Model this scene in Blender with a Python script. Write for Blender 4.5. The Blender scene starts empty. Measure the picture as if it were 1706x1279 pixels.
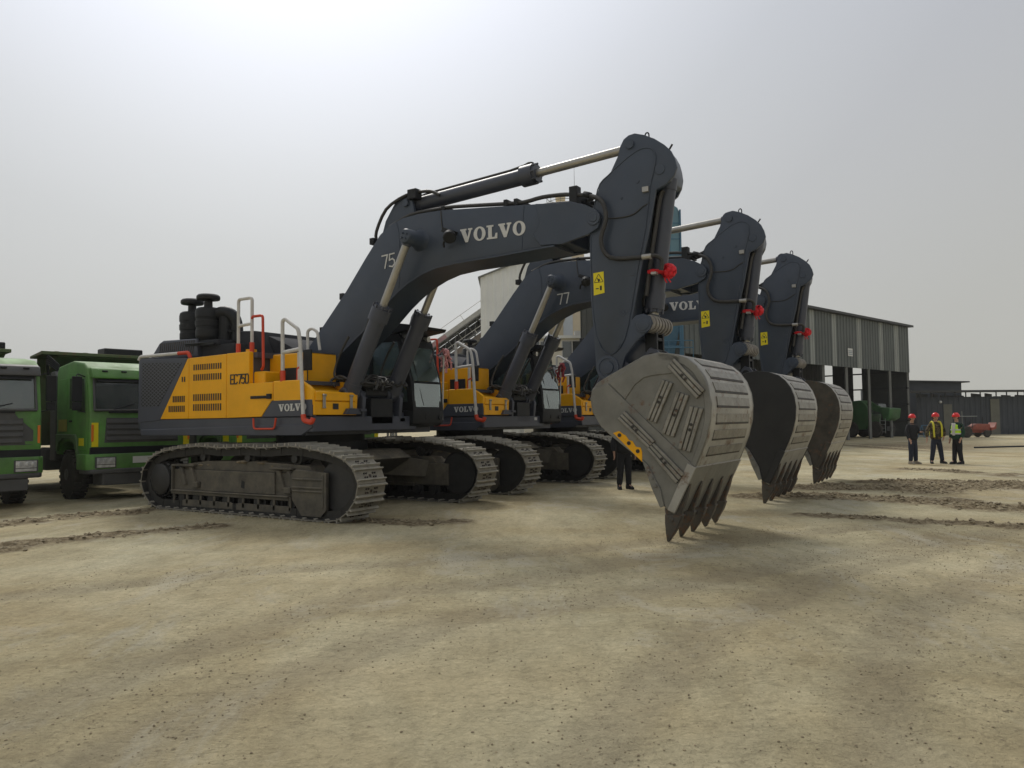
import bpy, bmesh, math, random
import numpy as np
from mathutils import Matrix, Vector, Euler
R = math.radians
C = bpy.context.scene.collection
scene = bpy.context.scene

# ---------------------------------------------------------------- camera
cam_d = bpy.data.cameras.new('camera'); cam = bpy.data.objects.new('camera', cam_d); C.objects.link(cam)
cam_d.sensor_width = 36.0; cam_d.lens = 36.0*1280/1706; cam_d.clip_end = 5000; cam_d.clip_start = .1
pt, rl = R(2.74), R(.69)
fw = Vector((0, math.cos(pt), math.sin(pt))); up0 = Vector((0, -math.sin(pt), math.cos(pt))); rt0 = Vector((1, 0, 0))
ex = rt0*math.cos(rl) - up0*math.sin(rl); ey = rt0*math.sin(rl) + up0*math.cos(rl)
cam.matrix_world = Matrix(((ex.x, ey.x, -fw.x, 0), (ex.y, ey.y, -fw.y, 0), (ex.z, ey.z, -fw.z, 1.65), (0, 0, 0, 1)))
scene.camera = cam

# ---------------------------------------------------------------- light
SUN_AZ, SUN_EL = R(-17), R(47)          # azimuth from +Y towards +X, elevation
sdir = Vector((math.sin(SUN_AZ)*math.cos(SUN_EL), math.cos(SUN_AZ)*math.cos(SUN_EL), math.sin(SUN_EL)))
w = bpy.data.worlds.new("World"); scene.world = w; w.use_nodes = True
nt = w.node_tree; N = nt.nodes; Lk = nt.links
bg = N['Background']; bg.inputs['Strength'].default_value = .1
sky = N.new('ShaderNodeTexSky'); sky.sky_type = 'NISHITA'; sky.sun_disc = False
sky.sun_elevation = SUN_EL; sky.sun_rotation = SUN_AZ; sky.dust_density = 6; sky.air_density = 1.0
hs = N.new('ShaderNodeHueSaturation'); hs.inputs['Saturation'].default_value = .12
Lk.new(sky.outputs[0], hs.inputs['Color'])
tc = N.new('ShaderNodeTexCoord')
dp = N.new('ShaderNodeVectorMath'); dp.operation = 'DOT_PRODUCT'; dp.inputs[1].default_value = sdir
nrm = N.new('ShaderNodeVectorMath'); nrm.operation = 'NORMALIZE'
Lk.new(tc.outputs['Generated'], nrm.inputs[0]); Lk.new(nrm.outputs[0], dp.inputs[0])
rp = N.new('ShaderNodeValToRGB'); Lk.new(dp.outputs['Value'], rp.inputs['Fac'])
el = rp.color_ramp.elements
el[0].position = 0.0; el[0].color = (.50, .50, .50, 1)
el[1].position = 1.0; el[1].color = (.92, .93, .95, 1)
for p, c in ((.35, (.50, .50, .492)), (.55, (.475, .478, .468)), (.72, (.492, .50, .505)), (.82, (.562, .575, .58)), (.87, (.645, .66, .67)), (.91, (.735, .755, .78)), (.94, (.81, .83, .865))):
    e = el.new(p); e.color = c+(1,)
sx = N.new('ShaderNodeSeparateXYZ'); Lk.new(nrm.outputs[0], sx.inputs[0])
wr = N.new('ShaderNodeValToRGB'); Lk.new(sx.outputs['Z'], wr.inputs['Fac'])      # dusty warm band low down
wr.color_ramp.elements[0].position = 0; wr.color_ramp.elements[0].color = (1.075, 1.065, .985, 1)
wr.color_ramp.elements[1].position = .45; wr.color_ramp.elements[1].color = (.985, 1.01, 1.085, 1)
ml = N.new('ShaderNodeMix'); ml.data_type = 'RGBA'; ml.blend_type = 'MULTIPLY'; ml.inputs[0].default_value = 1
Lk.new(rp.outputs[0], ml.inputs[6]); Lk.new(wr.outputs[0], ml.inputs[7])
sc_ = N.new('ShaderNodeVectorMath'); sc_.operation = 'SCALE'; sc_.inputs[3].default_value = 9.6
Lk.new(ml.outputs[2], sc_.inputs[0])
mx = N.new('ShaderNodeMix'); mx.data_type = 'RGBA'; mx.inputs[0].default_value = .12
Lk.new(sc_.outputs[0], mx.inputs[6]); Lk.new(hs.outputs[0], mx.inputs[7])
Lk.new(mx.outputs[2], bg.inputs['Color'])
sun_d = bpy.data.lights.new('sun', 'SUN'); sun_d.energy = 1.8; sun_d.angle = R(16); sun_d.color = (1, .955, .88)
sun = bpy.data.objects.new('sun', sun_d); C.objects.link(sun)
sun.rotation_euler = (-sdir).to_track_quat('-Z', 'Y').to_euler()
scene.view_settings.view_transform = 'Standard'; scene.view_settings.look = 'None'
scene.view_settings.exposure = 0.04; scene.view_settings.gamma = 1
scene.cycles.max_bounces = 6; scene.cycles.diffuse_bounces = 3; scene.cycles.glossy_bounces = 3
scene.cycles.transparent_max_bounces = 8; scene.cycles.caustics_reflective = False
try: scene.cycles.use_denoising = True
except Exception: pass

# ---------------------------------------------------------------- materials
M = {}
def mat(name, col, rough=.55, metal=0., var=.18, dust=0., dcol=(.30, .275, .215), scale=1.5, bump=0., bscale=40, rust=0., spec=.5, streak=False):
    m = bpy.data.materials.new(name); m.use_nodes = True; M[name] = m
    t = m.node_tree; n = t.nodes; l = t.links; b = n['Principled BSDF']
    b.inputs['Roughness'].default_value = rough; b.inputs['Metallic'].default_value = metal
    b.inputs['Specular IOR Level'].default_value = spec
    co = n.new('ShaderNodeTexCoord')
    def noise(s, d=6, r=.6, stretch=None):
        x = n.new('ShaderNodeTexNoise'); x.inputs['Scale'].default_value = s; x.inputs['Detail'].default_value = d
        x.inputs['Roughness'].default_value = r
        if stretch:
            mp = n.new('ShaderNodeMapping'); mp.inputs['Scale'].default_value = stretch
            l.new(co.outputs['Object'], mp.inputs[0]); l.new(mp.outputs[0], x.inputs['Vector'])
        else: l.new(co.outputs['Object'], x.inputs['Vector'])
        return x.outputs['Fac']
    def ramp(src, p0, p1, c0=(0, 0, 0, 1), c1=(1, 1, 1, 1)):
        r = n.new('ShaderNodeValToRGB'); l.new(src, r.inputs['Fac'])
        r.color_ramp.elements[0].position = p0; r.color_ramp.elements[0].color = c0
        r.color_ramp.elements[1].position = p1; r.color_ramp.elements[1].color = c1
        return r.outputs[0]
    def mix(f, a, bb, mode='MIX'):
        x = n.new('ShaderNodeMix'); x.data_type = 'RGBA'; x.blend_type = mode
        if isinstance(f, float): x.inputs[0].default_value = f
        else: l.new(f, x.inputs[0])
        for i, v in ((6, a), (7, bb)):
            if isinstance(v, tuple): x.inputs[i].default_value = v if len(v) == 4 else v+(1,)
            else: l.new(v, x.inputs[i])
        return x.outputs[2]
    lo, hi = 1-var, 1+var
    vr = ramp(noise(scale, 8, .65), .3, .7, (lo, lo, lo, 1), (hi, hi, hi, 1))
    cur = mix(1., tuple(col), vr, 'MULTIPLY')
    if rust > 0:
        rm = ramp(noise(scale*2.6, 8, .7), .62-.25*rust, .74-.2*rust)
        cur = mix(rm, cur, (.13, .062, .03))
    if dust > 0:
        g = n.new('ShaderNodeNewGeometry'); s = n.new('ShaderNodeSeparateXYZ'); l.new(g.outputs['Normal'], s.inputs[0])
        up = n.new('ShaderNodeMath'); up.operation = 'MULTIPLY_ADD'; up.use_clamp = True
        l.new(s.outputs['Z'], up.inputs[0]); up.inputs[1].default_value = .35*dust; up.inputs[2].default_value = .28*dust
        nn = ramp(noise(scale*1.7, 8, .7, (1, 1, .35) if streak else None), .38, .68)
        dm = n.new('ShaderNodeMath'); dm.operation = 'MULTIPLY'; l.new(up.outputs[0], dm.inputs[0])
        ad = n.new('ShaderNodeMath'); ad.operation = 'ADD'; l.new(nn, ad.inputs[0]); ad.inputs[1].default_value = .45
        l.new(ad.outputs[0], dm.inputs[1]); dm.use_clamp = True
        cur = mix(dm.outputs[0], cur, dcol)
        rr = n.new('ShaderNodeMath'); rr.operation = 'MULTIPLY_ADD'; rr.use_clamp = True
        l.new(dm.outputs[0], rr.inputs[0]); rr.inputs[1].default_value = .6; rr.inputs[2].default_value = rough
        l.new(rr.outputs[0], b.inputs['Roughness'])
    l.new(cur, b.inputs['Base Color'])
    if bump > 0:
        bp = n.new('ShaderNodeBump'); bp.inputs['Strength'].default_value = bump; bp.inputs['Distance'].default_value = .02
        l.new(noise(bscale, 5), bp.inputs['Height']); l.new(bp.outputs[0], b.inputs['Normal'])
    m['cur'] = 1
    return m
mat('boom_paint', (.038, .054, .083), .36, var=.14, dust=.13, scale=1.1)
mat('dark_paint', (.050, .058, .082), .40, var=.15, dust=.14)
mat('black_part', (.010, .012, .015), .5, var=.3, dust=.08, spec=.3)
mat('matte_hood', (.035, .038, .046), .85, var=.2, dust=.15, spec=.1)
mat('hose_rubber', (.018, .018, .02), .45, var=.2, dust=.3, scale=6)
mat('yellow_paint', (.90, .43, .0), .40, var=.10, dust=.04, spec=.35)
mat('orange_inner', (.50, .19, .008), .5, var=.1, dust=.1)
mat('orange_red', (.62, .05, .012), .45, var=.1, dust=.15)
mat('white_paint', (.62, .61, .58), .5, var=.12, dust=.3, scale=8)
mat('letter_white', (.62, .62, .6), .6, var=.1, scale=10)
mat('chrome', (.40, .385, .35), .38, .7, var=.12, scale=6)
mat('bucket_steel', (.20, .198, .178), .42, .3, var=.3, dust=.30, scale=1.6, rust=.12, bump=.12, bscale=9, streak=True)
mat('bucket_shell', (.38, .37, .335), .40, .35, var=.3, dust=.35, scale=1.3, rust=.32, bump=.15, bscale=7, streak=True)
mat('bucket_black', (.012, .013, .015), .5, var=.3, dust=.1)
mat('bucket_brown', (.052, .044, .032), .55, var=.6, dust=.3, scale=3, rust=.28)
mat('tooth_steel', (.075, .07, .062), .5, .35, var=.35, dust=.3, scale=3, rust=.45)
mat('strip_steel', (.26, .25, .22), .42, .5, var=.3, dust=.25, scale=5, rust=.25)
mat('slot_dark', (.03, .026, .022), .6, var=.5, scale=5, rust=.3)
mat('track_steel', (.17, .16, .135), .6, .15, var=.35, dust=1.3, dcol=(.42, .39, .315), scale=5, rust=.1)
mat('track_frame_paint', (.038, .038, .034), .6, var=.4, dust=.85, dcol=(.36, .31, .22), scale=2.2)
mat('grouser_steel', (.34, .325, .28), .45, .3, var=.3, dust=.8, dcol=(.46, .43, .35), scale=6)
mat('chain_steel', (.016, .016, .015), .6, .1, var=.3, dust=.15, scale=4)
mat('wheel_dark', (.018, .019, .021), .5, .1, var=.3, dust=.16, scale=3)
mat('sticker_yellow', (.80, .66, .01), .5, var=.05)
mat('sticker_black', (.02, .02, .02), .5, var=.05)
mat('sticker_white', (.65, .65, .63), .5, var=.05)
mat('red_ribbon', (.68, .008, .018), .55, var=.25, scale=14)
mat('dark_red_ribbon', (.30, .02, .03), .6, var=.3, scale=14)
mat('pink_ribbon', (.62, .28, .28), .6, var=.3, scale=14)
mat('truck_green', (.080, .245, .040), .5, var=.42, dust=.50, scale=1.4)
mat('truck_green_dull', (.05, .13, .035), .55, var=.35, dust=.6, scale=1.6)
mat('truck_dark', (.055, .058, .062), .5, var=.25, dust=.35)
mat('dump_box_paint', (.075, .12, .05), .65, var=.4, dust=.75, dcol=(.26, .19, .11), scale=1.0, rust=.35)
mat('tyre_rubber', (.022, .021, .019), .8, var=.3, dust=.75, dcol=(.17, .155, .125), scale=4, bump=.2, bscale=20)
mat('lamp_glass', (.55, .56, .56), .15, .3, var=.3, scale=12)
mat('amber', (.75, .20, .02), .35, var=.1)
mat('interior_grey', (.12, .12, .115), .7, var=.3, scale=3)
mat('seat_fabric', (.05, .05, .052), .85, var=.3, scale=6)
mat('beige_seat', (.42, .36, .22), .8, var=.3, scale=6)

def glass(name, tint, gl=.12, tr=1.0, dc=(.20, .21, .19)):
    m = bpy.data.materials.new(name); m.use_nodes = True; M[name] = m
    t = m.node_tree; n = t.nodes; l = t.links; n.remove(n['Principled BSDF']); out = n['Material Output']
    a = n.new('ShaderNodeBsdfTransparent'); a.inputs[0].default_value = tint+(1,)
    g = n.new('ShaderNodeBsdfGlossy'); g.inputs['Roughness'].default_value = .06; g.inputs[0].default_value = (.9, .95, .95, 1)
    d = n.new('ShaderNodeBsdfDiffuse'); d.inputs[0].default_value = dc+(1,)
    f = n.new('ShaderNodeLayerWeight'); f.inputs['Blend'].default_value = .25
    ma = n.new('ShaderNodeMath'); ma.operation = 'MULTIPLY_ADD'; ma.use_clamp = True
    l.new(f.outputs['Fresnel'], ma.inputs[0]); ma.inputs[1].default_value = .8; ma.inputs[2].default_value = gl
    m0 = n.new('ShaderNodeMixShader')
    nz = n.new('ShaderNodeTexNoise'); nz.inputs['Scale'].default_value = 2.5; nz.inputs['Detail'].default_value = 8
    co = n.new('ShaderNodeTexCoord'); l.new(co.outputs['Object'], nz.inputs['Vector'])
    r0 = n.new('ShaderNodeMapRange'); r0.inputs[1].default_value = .3; r0.inputs[2].default_value = .8
    r0.inputs[3].default_value = (1-tr)*.4; r0.inputs[4].default_value = (1-tr)*1.6
    l.new(nz.outputs['Fac'], r0.inputs[0]); l.new(r0.outputs[0], m0.inputs[0]); l.new(a.outputs[0], m0.inputs[1]); l.new(d.outputs[0], m0.inputs[2])
    mi = n.new('ShaderNodeMixShader'); l.new(ma.outputs[0], mi.inputs[0]); l.new(m0.outputs[0], mi.inputs[1]); l.new(g.outputs[0], mi.inputs[2])
    l.new(mi.outputs[0], out.inputs['Surface'])
glass('cab_glass', (.78, .92, .88), .22, .70, (.34, .46, .43))  # pale teal diffuse share: dust, plus sky reflection painted into the pane
glass('truck_glass', (.55, .60, .60), .10, .72)
glass('window_glass', (.05, .055, .055), .10, .9)

# ---------------------------------------------------------------- mesh helpers
class MB:
    def __init__(s, xf=None): s.v = []; s.f = []; s.m = []; s.mats = []; s.xf = xf; s.cur = 0
    def use(s, name):
        if name not in s.mats: s.mats.append(name)
        s.cur = s.mats.index(name); return s
    def add(s, vs, fs):
        o = len(s.v)
        for p in vs:
            p = Vector(p)
            s.v.append(s.xf @ p if s.xf else p)
        for f in fs: s.f.append([o+i for i in f]); s.m.append(s.cur)
        return s
    def box(s, c, d, rot=None):
        x, y, z = d[0]/2, d[1]/2, d[2]/2
        vs = [Vector((a*x, b*y, e*z)) for a in (-1, 1) for b in (-1, 1) for e in (-1, 1)]
        if rot is not None: m = Euler(rot).to_matrix(); vs = [m @ v for v in vs]
        vs = [v+Vector(c) for v in vs]
        return s.add(vs, [(0, 1, 3, 2), (4, 6, 7, 5), (0, 4, 5, 1), (2, 3, 7, 6), (0, 2, 6, 4), (1, 5, 7, 3)])
    def bb(s, x0, x1, y0, y1, z0, z1): return s.box(((x0+x1)/2, (y0+y1)/2, (z0+z1)/2), (x1-x0, y1-y0, z1-z0))
    def prism(s, poly, y0, y1, ax='y'):
        n = len(poly)
        mk = {'y': lambda a, b, t: (a, t, b), 'x': lambda a, b, t: (t, a, b), 'z': lambda a, b, t: (a, b, t)}[ax]
        vs = [mk(a, b, y0) for a, b in poly]+[mk(a, b, y1) for a, b in poly]
        return s.add(vs, [list(range(n)), list(range(2*n-1, n-1, -1))]+[(i, i+n, (i+1) % n+n, (i+1) % n) for i in range(n)])
    def hexa(s, p):      # 8 points: bottom quad then top quad, same order
        return s.add(p, [(3, 2, 1, 0), (4, 5, 6, 7), (0, 1, 5, 4), (1, 2, 6, 5), (2, 3, 7, 6), (3, 0, 4, 7)])
    def cyl(s, a, b, r0, r1=None, n=20, cap=True):
        a, b = Vector(a), Vector(b); r1 = r0 if r1 is None else r1
        q = (b-a).to_track_quat('Z', 'Y')
        c = [q @ Vector((math.cos(t), math.sin(t), 0)) for t in [2*math.pi*i/n for i in range(n)]]
        vs = [a+k*r0 for k in c]+[b+k*r1 for k in c]
        fs = [(i, (i+1) % n, (i+1) % n+n, i+n) for i in range(n)]
        if cap: fs += [list(range(n-1, -1, -1)), list(range(n, 2*n))]
        return s.add(vs, fs)
    def lathe(s, a, axis, prof, n=24):       # prof: (distance along axis, radius)
        a = Vector(a); q = Vector(axis).to_track_quat('Z', 'Y'); k = len(prof); vs = []; fs = []
        for d, r in prof:
            for i in range(n):
                t = 2*math.pi*i/n; vs.append(a+q @ Vector((r*math.cos(t), r*math.sin(t), d)))
        for j in range(k-1):
            for i in range(n): fs.append((j*n+i, j*n+(i+1) % n, (j+1)*n+(i+1) % n, (j+1)*n+i))
        fs += [list(range(n-1, -1, -1)), list(range((k-1)*n, k*n))]
        return s.add(vs, fs)
    def tube(s, pts, r, n=10, smooth=3, closed=False):
        P = [Vector(p) for p in pts]
        if smooth and len(P) > 2:
            Q = []; m = len(P)
            for i in range(m-(0 if closed else 1)):
                p0 = P[(i-1) % m] if (closed or i > 0) else P[0]*2-P[1]
                p1, p2 = P[i], P[(i+1) % m]; p3 = P[(i+2) % m] if (closed or i+2 < m) else P[-1]*2-P[-2]
                for j in range(smooth):
                    t = j/smooth
                    Q.append(.5*((2*p1)+(-p0+p2)*t+(2*p0-5*p1+4*p2-p3)*t*t+(-p0+3*p1-3*p2+p3)*t**3))
            if not closed: Q.append(P[-1])
            P = Q
        vs = []; fs = []; k = len(P); prev = None
        for i, p in enumerate(P):
            d = (P[(i+1) % k]-P[i-1]) if closed else (P[min(i+1, k-1)]-P[max(i-1, 0)])
            d.normalize()
            if prev is None:
                u = d.orthogonal().normalized()
            else:
                u = (prev-d*prev.dot(d))
                u = u.normalized() if u.length > 1e-6 else d.orthogonal().normalized()
            prev = u; vv = d.cross(u)
            for j in range(n):
                t = 2*math.pi*j/n; vs.append(p+(u*math.cos(t)+vv*math.sin(t))*r)
        rng = k if closed else k-1
        for i in range(rng):
            for j in range(n): fs.append((i*n+j, i*n+(j+1) % n, ((i+1) % k)*n+(j+1) % n, ((i+1) % k)*n+j))
        if not closed: fs += [list(range(n-1, -1, -1)), list(range((k-1)*n, k*n))]
        return s.add(vs, fs)
    def pipe(s, pts, r, n=10, cr=.06):         # straight runs with rounded corners
        P = [Vector(p) for p in pts]; Q = [P[0]]
        for i in range(1, len(P)-1):
            a, b, c = P[i-1], P[i], P[i+1]; l1, l2 = (a-b).length, (c-b).length; e = min(cr, l1*.45, l2*.45)
            q0 = b+(a-b).normalized()*e; q1 = b+(c-b).normalized()*e
            for t in (0, .25, .5, .75, 1): Q.append(q0*(1-t)**2+b*2*t*(1-t)+q1*t*t)
        Q.append(P[-1])
        return s.tube(Q, r, n, smooth=0)
    def sphere(s, c, r, n=14, sc=(1, 1, 1)):
        vs = []; fs = []; k = n//2
        for j in range(1, k):
            a = math.pi*j/k
            for i in range(n):
                t = 2*math.pi*i/n; vs.append(Vector(c)+Vector((math.sin(a)*math.cos(t)*sc[0], math.sin(a)*math.sin(t)*sc[1], math.cos(a)*sc[2]))*r)
        vs += [Vector(c)+Vector((0, 0, r*sc[2])), Vector(c)-Vector((0, 0, r*sc[2]))]; a, b = len(vs)-2, len(vs)-1
        for j in range(k-2):
            for i in range(n): fs.append((j*n+i, (j+1)*n+i, (j+1)*n+(i+1) % n, j*n+(i+1) % n))
        for i in range(n): fs.append((a, i, (i+1) % n)); fs.append((b, (k-2)*n+(i+1) % n, (k-2)*n+i))
        return s.add(vs, fs)
    def build(s, name, mname=None, parent=None, bevel=0, seg=1, smooth=35):
        me = bpy.data.meshes.new(name); me.from_pydata([tuple(v) for v in s.v], [], s.f)
        names = s.mats if s.mats else [mname]
        for x in names: me.materials.append(M[x])
        if s.mats: me.polygons.foreach_set('material_index', s.m)
        bm = bmesh.new(); bm.from_mesh(me)
        bmesh.ops.recalc_face_normals(bm, faces=bm.faces)
        if bevel > 0:
            ed = [e for e in bm.edges if len(e.link_faces) == 2 and e.calc_face_angle(0) > R(28) and e.calc_length() > bevel*1.5]
            try: bmesh.ops.bevel(bm, geom=ed, offset=bevel, offset_type='OFFSET', segments=seg, profile=.6, affect='EDGES', clamp_overlap=True)
            except Exception: pass
        bm.to_mesh(me); bm.free()
        if smooth:
            me.polygons.foreach_set('use_smooth', [True]*len(me.polygons)); me.set_sharp_from_angle(angle=R(smooth))
        me.update()
        o = bpy.data.objects.new(name, me); C.objects.link(o)
        if parent: o.parent = parent
        return o
def thing(name, label, cat, loc=(0, 0, 0), rz=0, group=None):
    o = bpy.data.objects.new(name, None); C.objects.link(o); o.empty_display_size = .3
    o.location = loc; o.rotation_euler = (0, 0, rz); o['label'] = label; o['category'] = cat
    if group: o['group'] = group
    return o
def tag(o, label, cat, group=None):
    o['label'] = label; o['category'] = cat
    if group: o['group'] = group
    return o
def copy_tree(o, parent=None, skip=()):
    c = o.copy(); C.objects.link(c)
    if parent: c.parent = parent
    for ch in list(o.children):
        if ch.name.split('.')[0] in skip: continue
        copy_tree(ch, c, skip)
    return c

# ---- hand built lettering (slab serif capitals and stroke figures) on a plane facing -y
def glyph_mb(mb, text, org, ux, uz, h, gap=.08, th=.006):
    """org: lower left; ux, uz: unit vectors along and up; h: letter height"""
    o = Vector(org); ux = Vector(ux).normalized(); uz = Vector(uz).normalized(); nn = ux.cross(uz).normalized()
    V = [(0, 1), (.56, 1), (.56, .88), (.46, .88), (.64, .36), (.80, .88), (.70, .88), (.70, 1), (1.08, 1), (1.08, .88), (1.0, .88), (.66, 0), (.44, 0), (.08, .88), (0, .88)]
    L_ = [(0, 1), (.58, 1), (.58, .88), (.44, .88), (.44, .13), (.66, .13), (.76, .40), (.90, .40), (.88, 0), (0, 0), (0, .12), (.13, .12), (.13, .88), (0, .88)]
    x = 0
    def put(poly):
        k = len(poly); a = [o+ux*((x+p[0])*h)+uz*(p[1]*h) for p in poly]
        mb.add([p+nn*0 for p in a]+[p+nn*th for p in a], [list(range(k)), list(range(2*k-1, k-1, -1))]+[(i, i+k, (i+1) % k+k, (i+1) % k) for i in range(k)])
    for ch in text:
        if ch == 'V': put(V); x += 1.08+gap
        elif ch == 'L': put(L_); x += .9+gap
        elif ch == 'O':
            n = 20; W = 1.04; a = []
            for i in range(n):
                t = 2*math.pi*i/n; a.append(((W/2+W/2*math.cos(t)), .5+.52*math.sin(t)))
            b = [((W/2+.22*math.cos(2*math.pi*i/n)), .5+.40*math.sin(2*math.pi*i/n)) for i in range(n)]
            P = [o+ux*((x+p[0])*h)+uz*(p[1]*h) for p in a+b]; Q = [p+nn*th for p in P]
            fs = []
            for i in range(n):
                j = (i+1) % n
                fs += [(i, j, n+j, n+i), (2*n+i, 3*n+i, 3*n+j, 2*n+j), (i, 2*n+i, 2*n+j, j), (n+i, n+j, 3*n+j, 3*n+i)]
            mb.add(P+Q, fs); x += W+gap
    return x*h
STROKES = {'7': [[(0, 1), (.55, 1), (.25, 0)]], '5': [[(.52, 1), (.06, 1), (.02, .55), (.32, .62), (.52, .45), (.52, .2), (.3, 0), (0, .08)]],
 'E': [[(.5, 1), (0, 1), (0, 0), (.5, 0)], [(0, .5), (.42, .5)]], 'C': [[(.5, .85), (.4, 1), (.1, 1), (0, .85), (0, .15), (.1, 0), (.4, 0), (.5, .15)]],
 '0': [[(.1, 1), (.4, 1), (.5, .85), (.5, .15), (.4, 0), (.1, 0), (0, .15), (0, .85), (.1, 1)]]}
def stroke_mb(mb, text, org, ux, uz, h, t=.12, adv=.72, th=.006):
    o = Vector(org); ux = Vector(ux).normalized(); uz = Vector(uz).normalized(); nn = ux.cross(uz).normalized(); x = 0; lv = 0
    for ch in text:
        for st in STROKES[ch]:
            for a, b in zip(st, st[1:]):
                pa = Vector((a[0]+x, a[1])); pb = Vector((b[0]+x, b[1])); d = (pb-pa).normalized(); q = Vector((-d.y, d.x))*t/2; pa = pa-d*t*.4; pb = pb+d*t*.4
                P = [o+(ux*p.x+uz*p.y)*h for p in (pa+q, pb+q, pb-q, pa-q)]; lv = (lv+1) % 5
                mb.add(P+[p+nn*(th+lv*.0006) for p in P], [(0, 1, 2, 3), (7, 6, 5, 4), (0, 4, 5, 1), (1, 5, 6, 2), (2, 6, 7, 3), (3, 7, 4, 0)])
        x += adv

# ---------------------------------------------------------------- ground: one sheet to the horizon
def hash2(ix, iy, seed):
    n = (ix.astype(np.int64)*374761393+iy.astype(np.int64)*668265263+seed*1442695041) & 0x7fffffff
    n = ((n ^ (n >> 13))*1274126177) & 0x7fffffff
    return ((n ^ (n >> 16)) & 0xffff)/65535.
def vnoise(x, y, seed=0):
    ix, iy = np.floor(x), np.floor(y); fx, fy = x-ix, y-iy; fx = fx*fx*(3-2*fx); fy = fy*fy*(3-2*fy)
    a, b, c, d = hash2(ix, iy, seed), hash2(ix+1, iy, seed), hash2(ix, iy+1, seed), hash2(ix+1, iy+1, seed)
    return (a*(1-fx)+b*fx)*(1-fy)+(c*(1-fx)+d*fx)*fy
def fbm(x, y, o=4, seed=0):
    s = 0; a = .5; t = 0
    for i in range(o): s = s+a*vnoise(x*2**i, y*2**i, seed+i*17); t += a; a *= .55
    return s/t-.5
RUTS = [ # world paths of churned earth: points, half width, height
 ([(-9.6, 12.6), (-8.78, 13.23), (-8.44, 13.68), (-8.07, 14.33), (-7.08, 14.7)], .30, .09),
 ([(-8.0, 9.6), (-6.94, 10.46), (-6.76, 10.95), (-6.25, 11.41), (-5.75, 11.86), (-4.96, 12.52)], .24, .06),
 ([(-3.3, 12.9), (-2.68, 12.85), (-2.14, 12.72), (-1.52, 12.60), (-.89, 12.75)], .20, .07),
 ([(5.2, 16.0), (6.02, 15.98), (6.96, 15.87), (7.5, 14.98), (8.15, 14.91), (8.16, 13.9), (9.2, 13.2), (10.5, 12.6)], .42, .08),
 ([(7.0, 18.05), (7.64, 18.05), (8.56, 17.92), (9.01, 16.95), (10.59, 17.8), (11.4, 17.6), (12.2, 17.0)], .55, .10),
 ([(9.4, 19.36), (10.52, 19.19), (11.3, 18.53), (13, 18.0)], .5, .09),
 ([(5.0, 12.9), (5.67, 12.51), (6.08, 12.17), (6.3, 11.87), (6.82, 11.82), (7.6, 11.0), (8.4, 10.2)], .20, .05),
 ([(12.2, 23.8), (12.84, 23.41), (13.08, 22.28)], .3, .04), ([(19, 40), (24, 41), (33, 42)], .5, .06),
 ([(13.5, 21), (16, 20.5), (19, 21)], .4, .05)]
TRACKS = [ # shallow wheel tracks
 ([(-2.9, 4.41), (-2.41, 5.61), (-1.48, 7.48), (0.27, 8.23), (1.81, 9.61), (4, 11)], .35), ([(-2.2, 3.6), (-1.5, 5.0), (-.5, 6.6), (1.3, 7.5), (3.4, 9.0), (6, 10.5)], .35),
 ([(-6, 7), (-3, 8.6), (0, 9.6), (2.5, 10.8), (6, 11.6)], .3), ([(0, 3), (.6, 4.5), (1.6, 6.2), (3.4, 8.2), (7, 11)], .3), ([(1.5, 3), (2.1, 4.6), (3.2, 6.4), (6, 9), (9, 12)], .3)]
def seg_dist(X, Y, pts):
    d = np.full(X.shape, 1e9)
    for (ax, ay), (bx, by) in zip(pts, pts[1:]):
        vx, vy = bx-ax, by-ay; t = np.clip(((X-ax)*vx+(Y-ay)*vy)/(vx*vx+vy*vy), 0, 1)
        d = np.minimum(d, np.hypot(X-ax-t*vx, Y-ay-t*vy))
    return d
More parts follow.
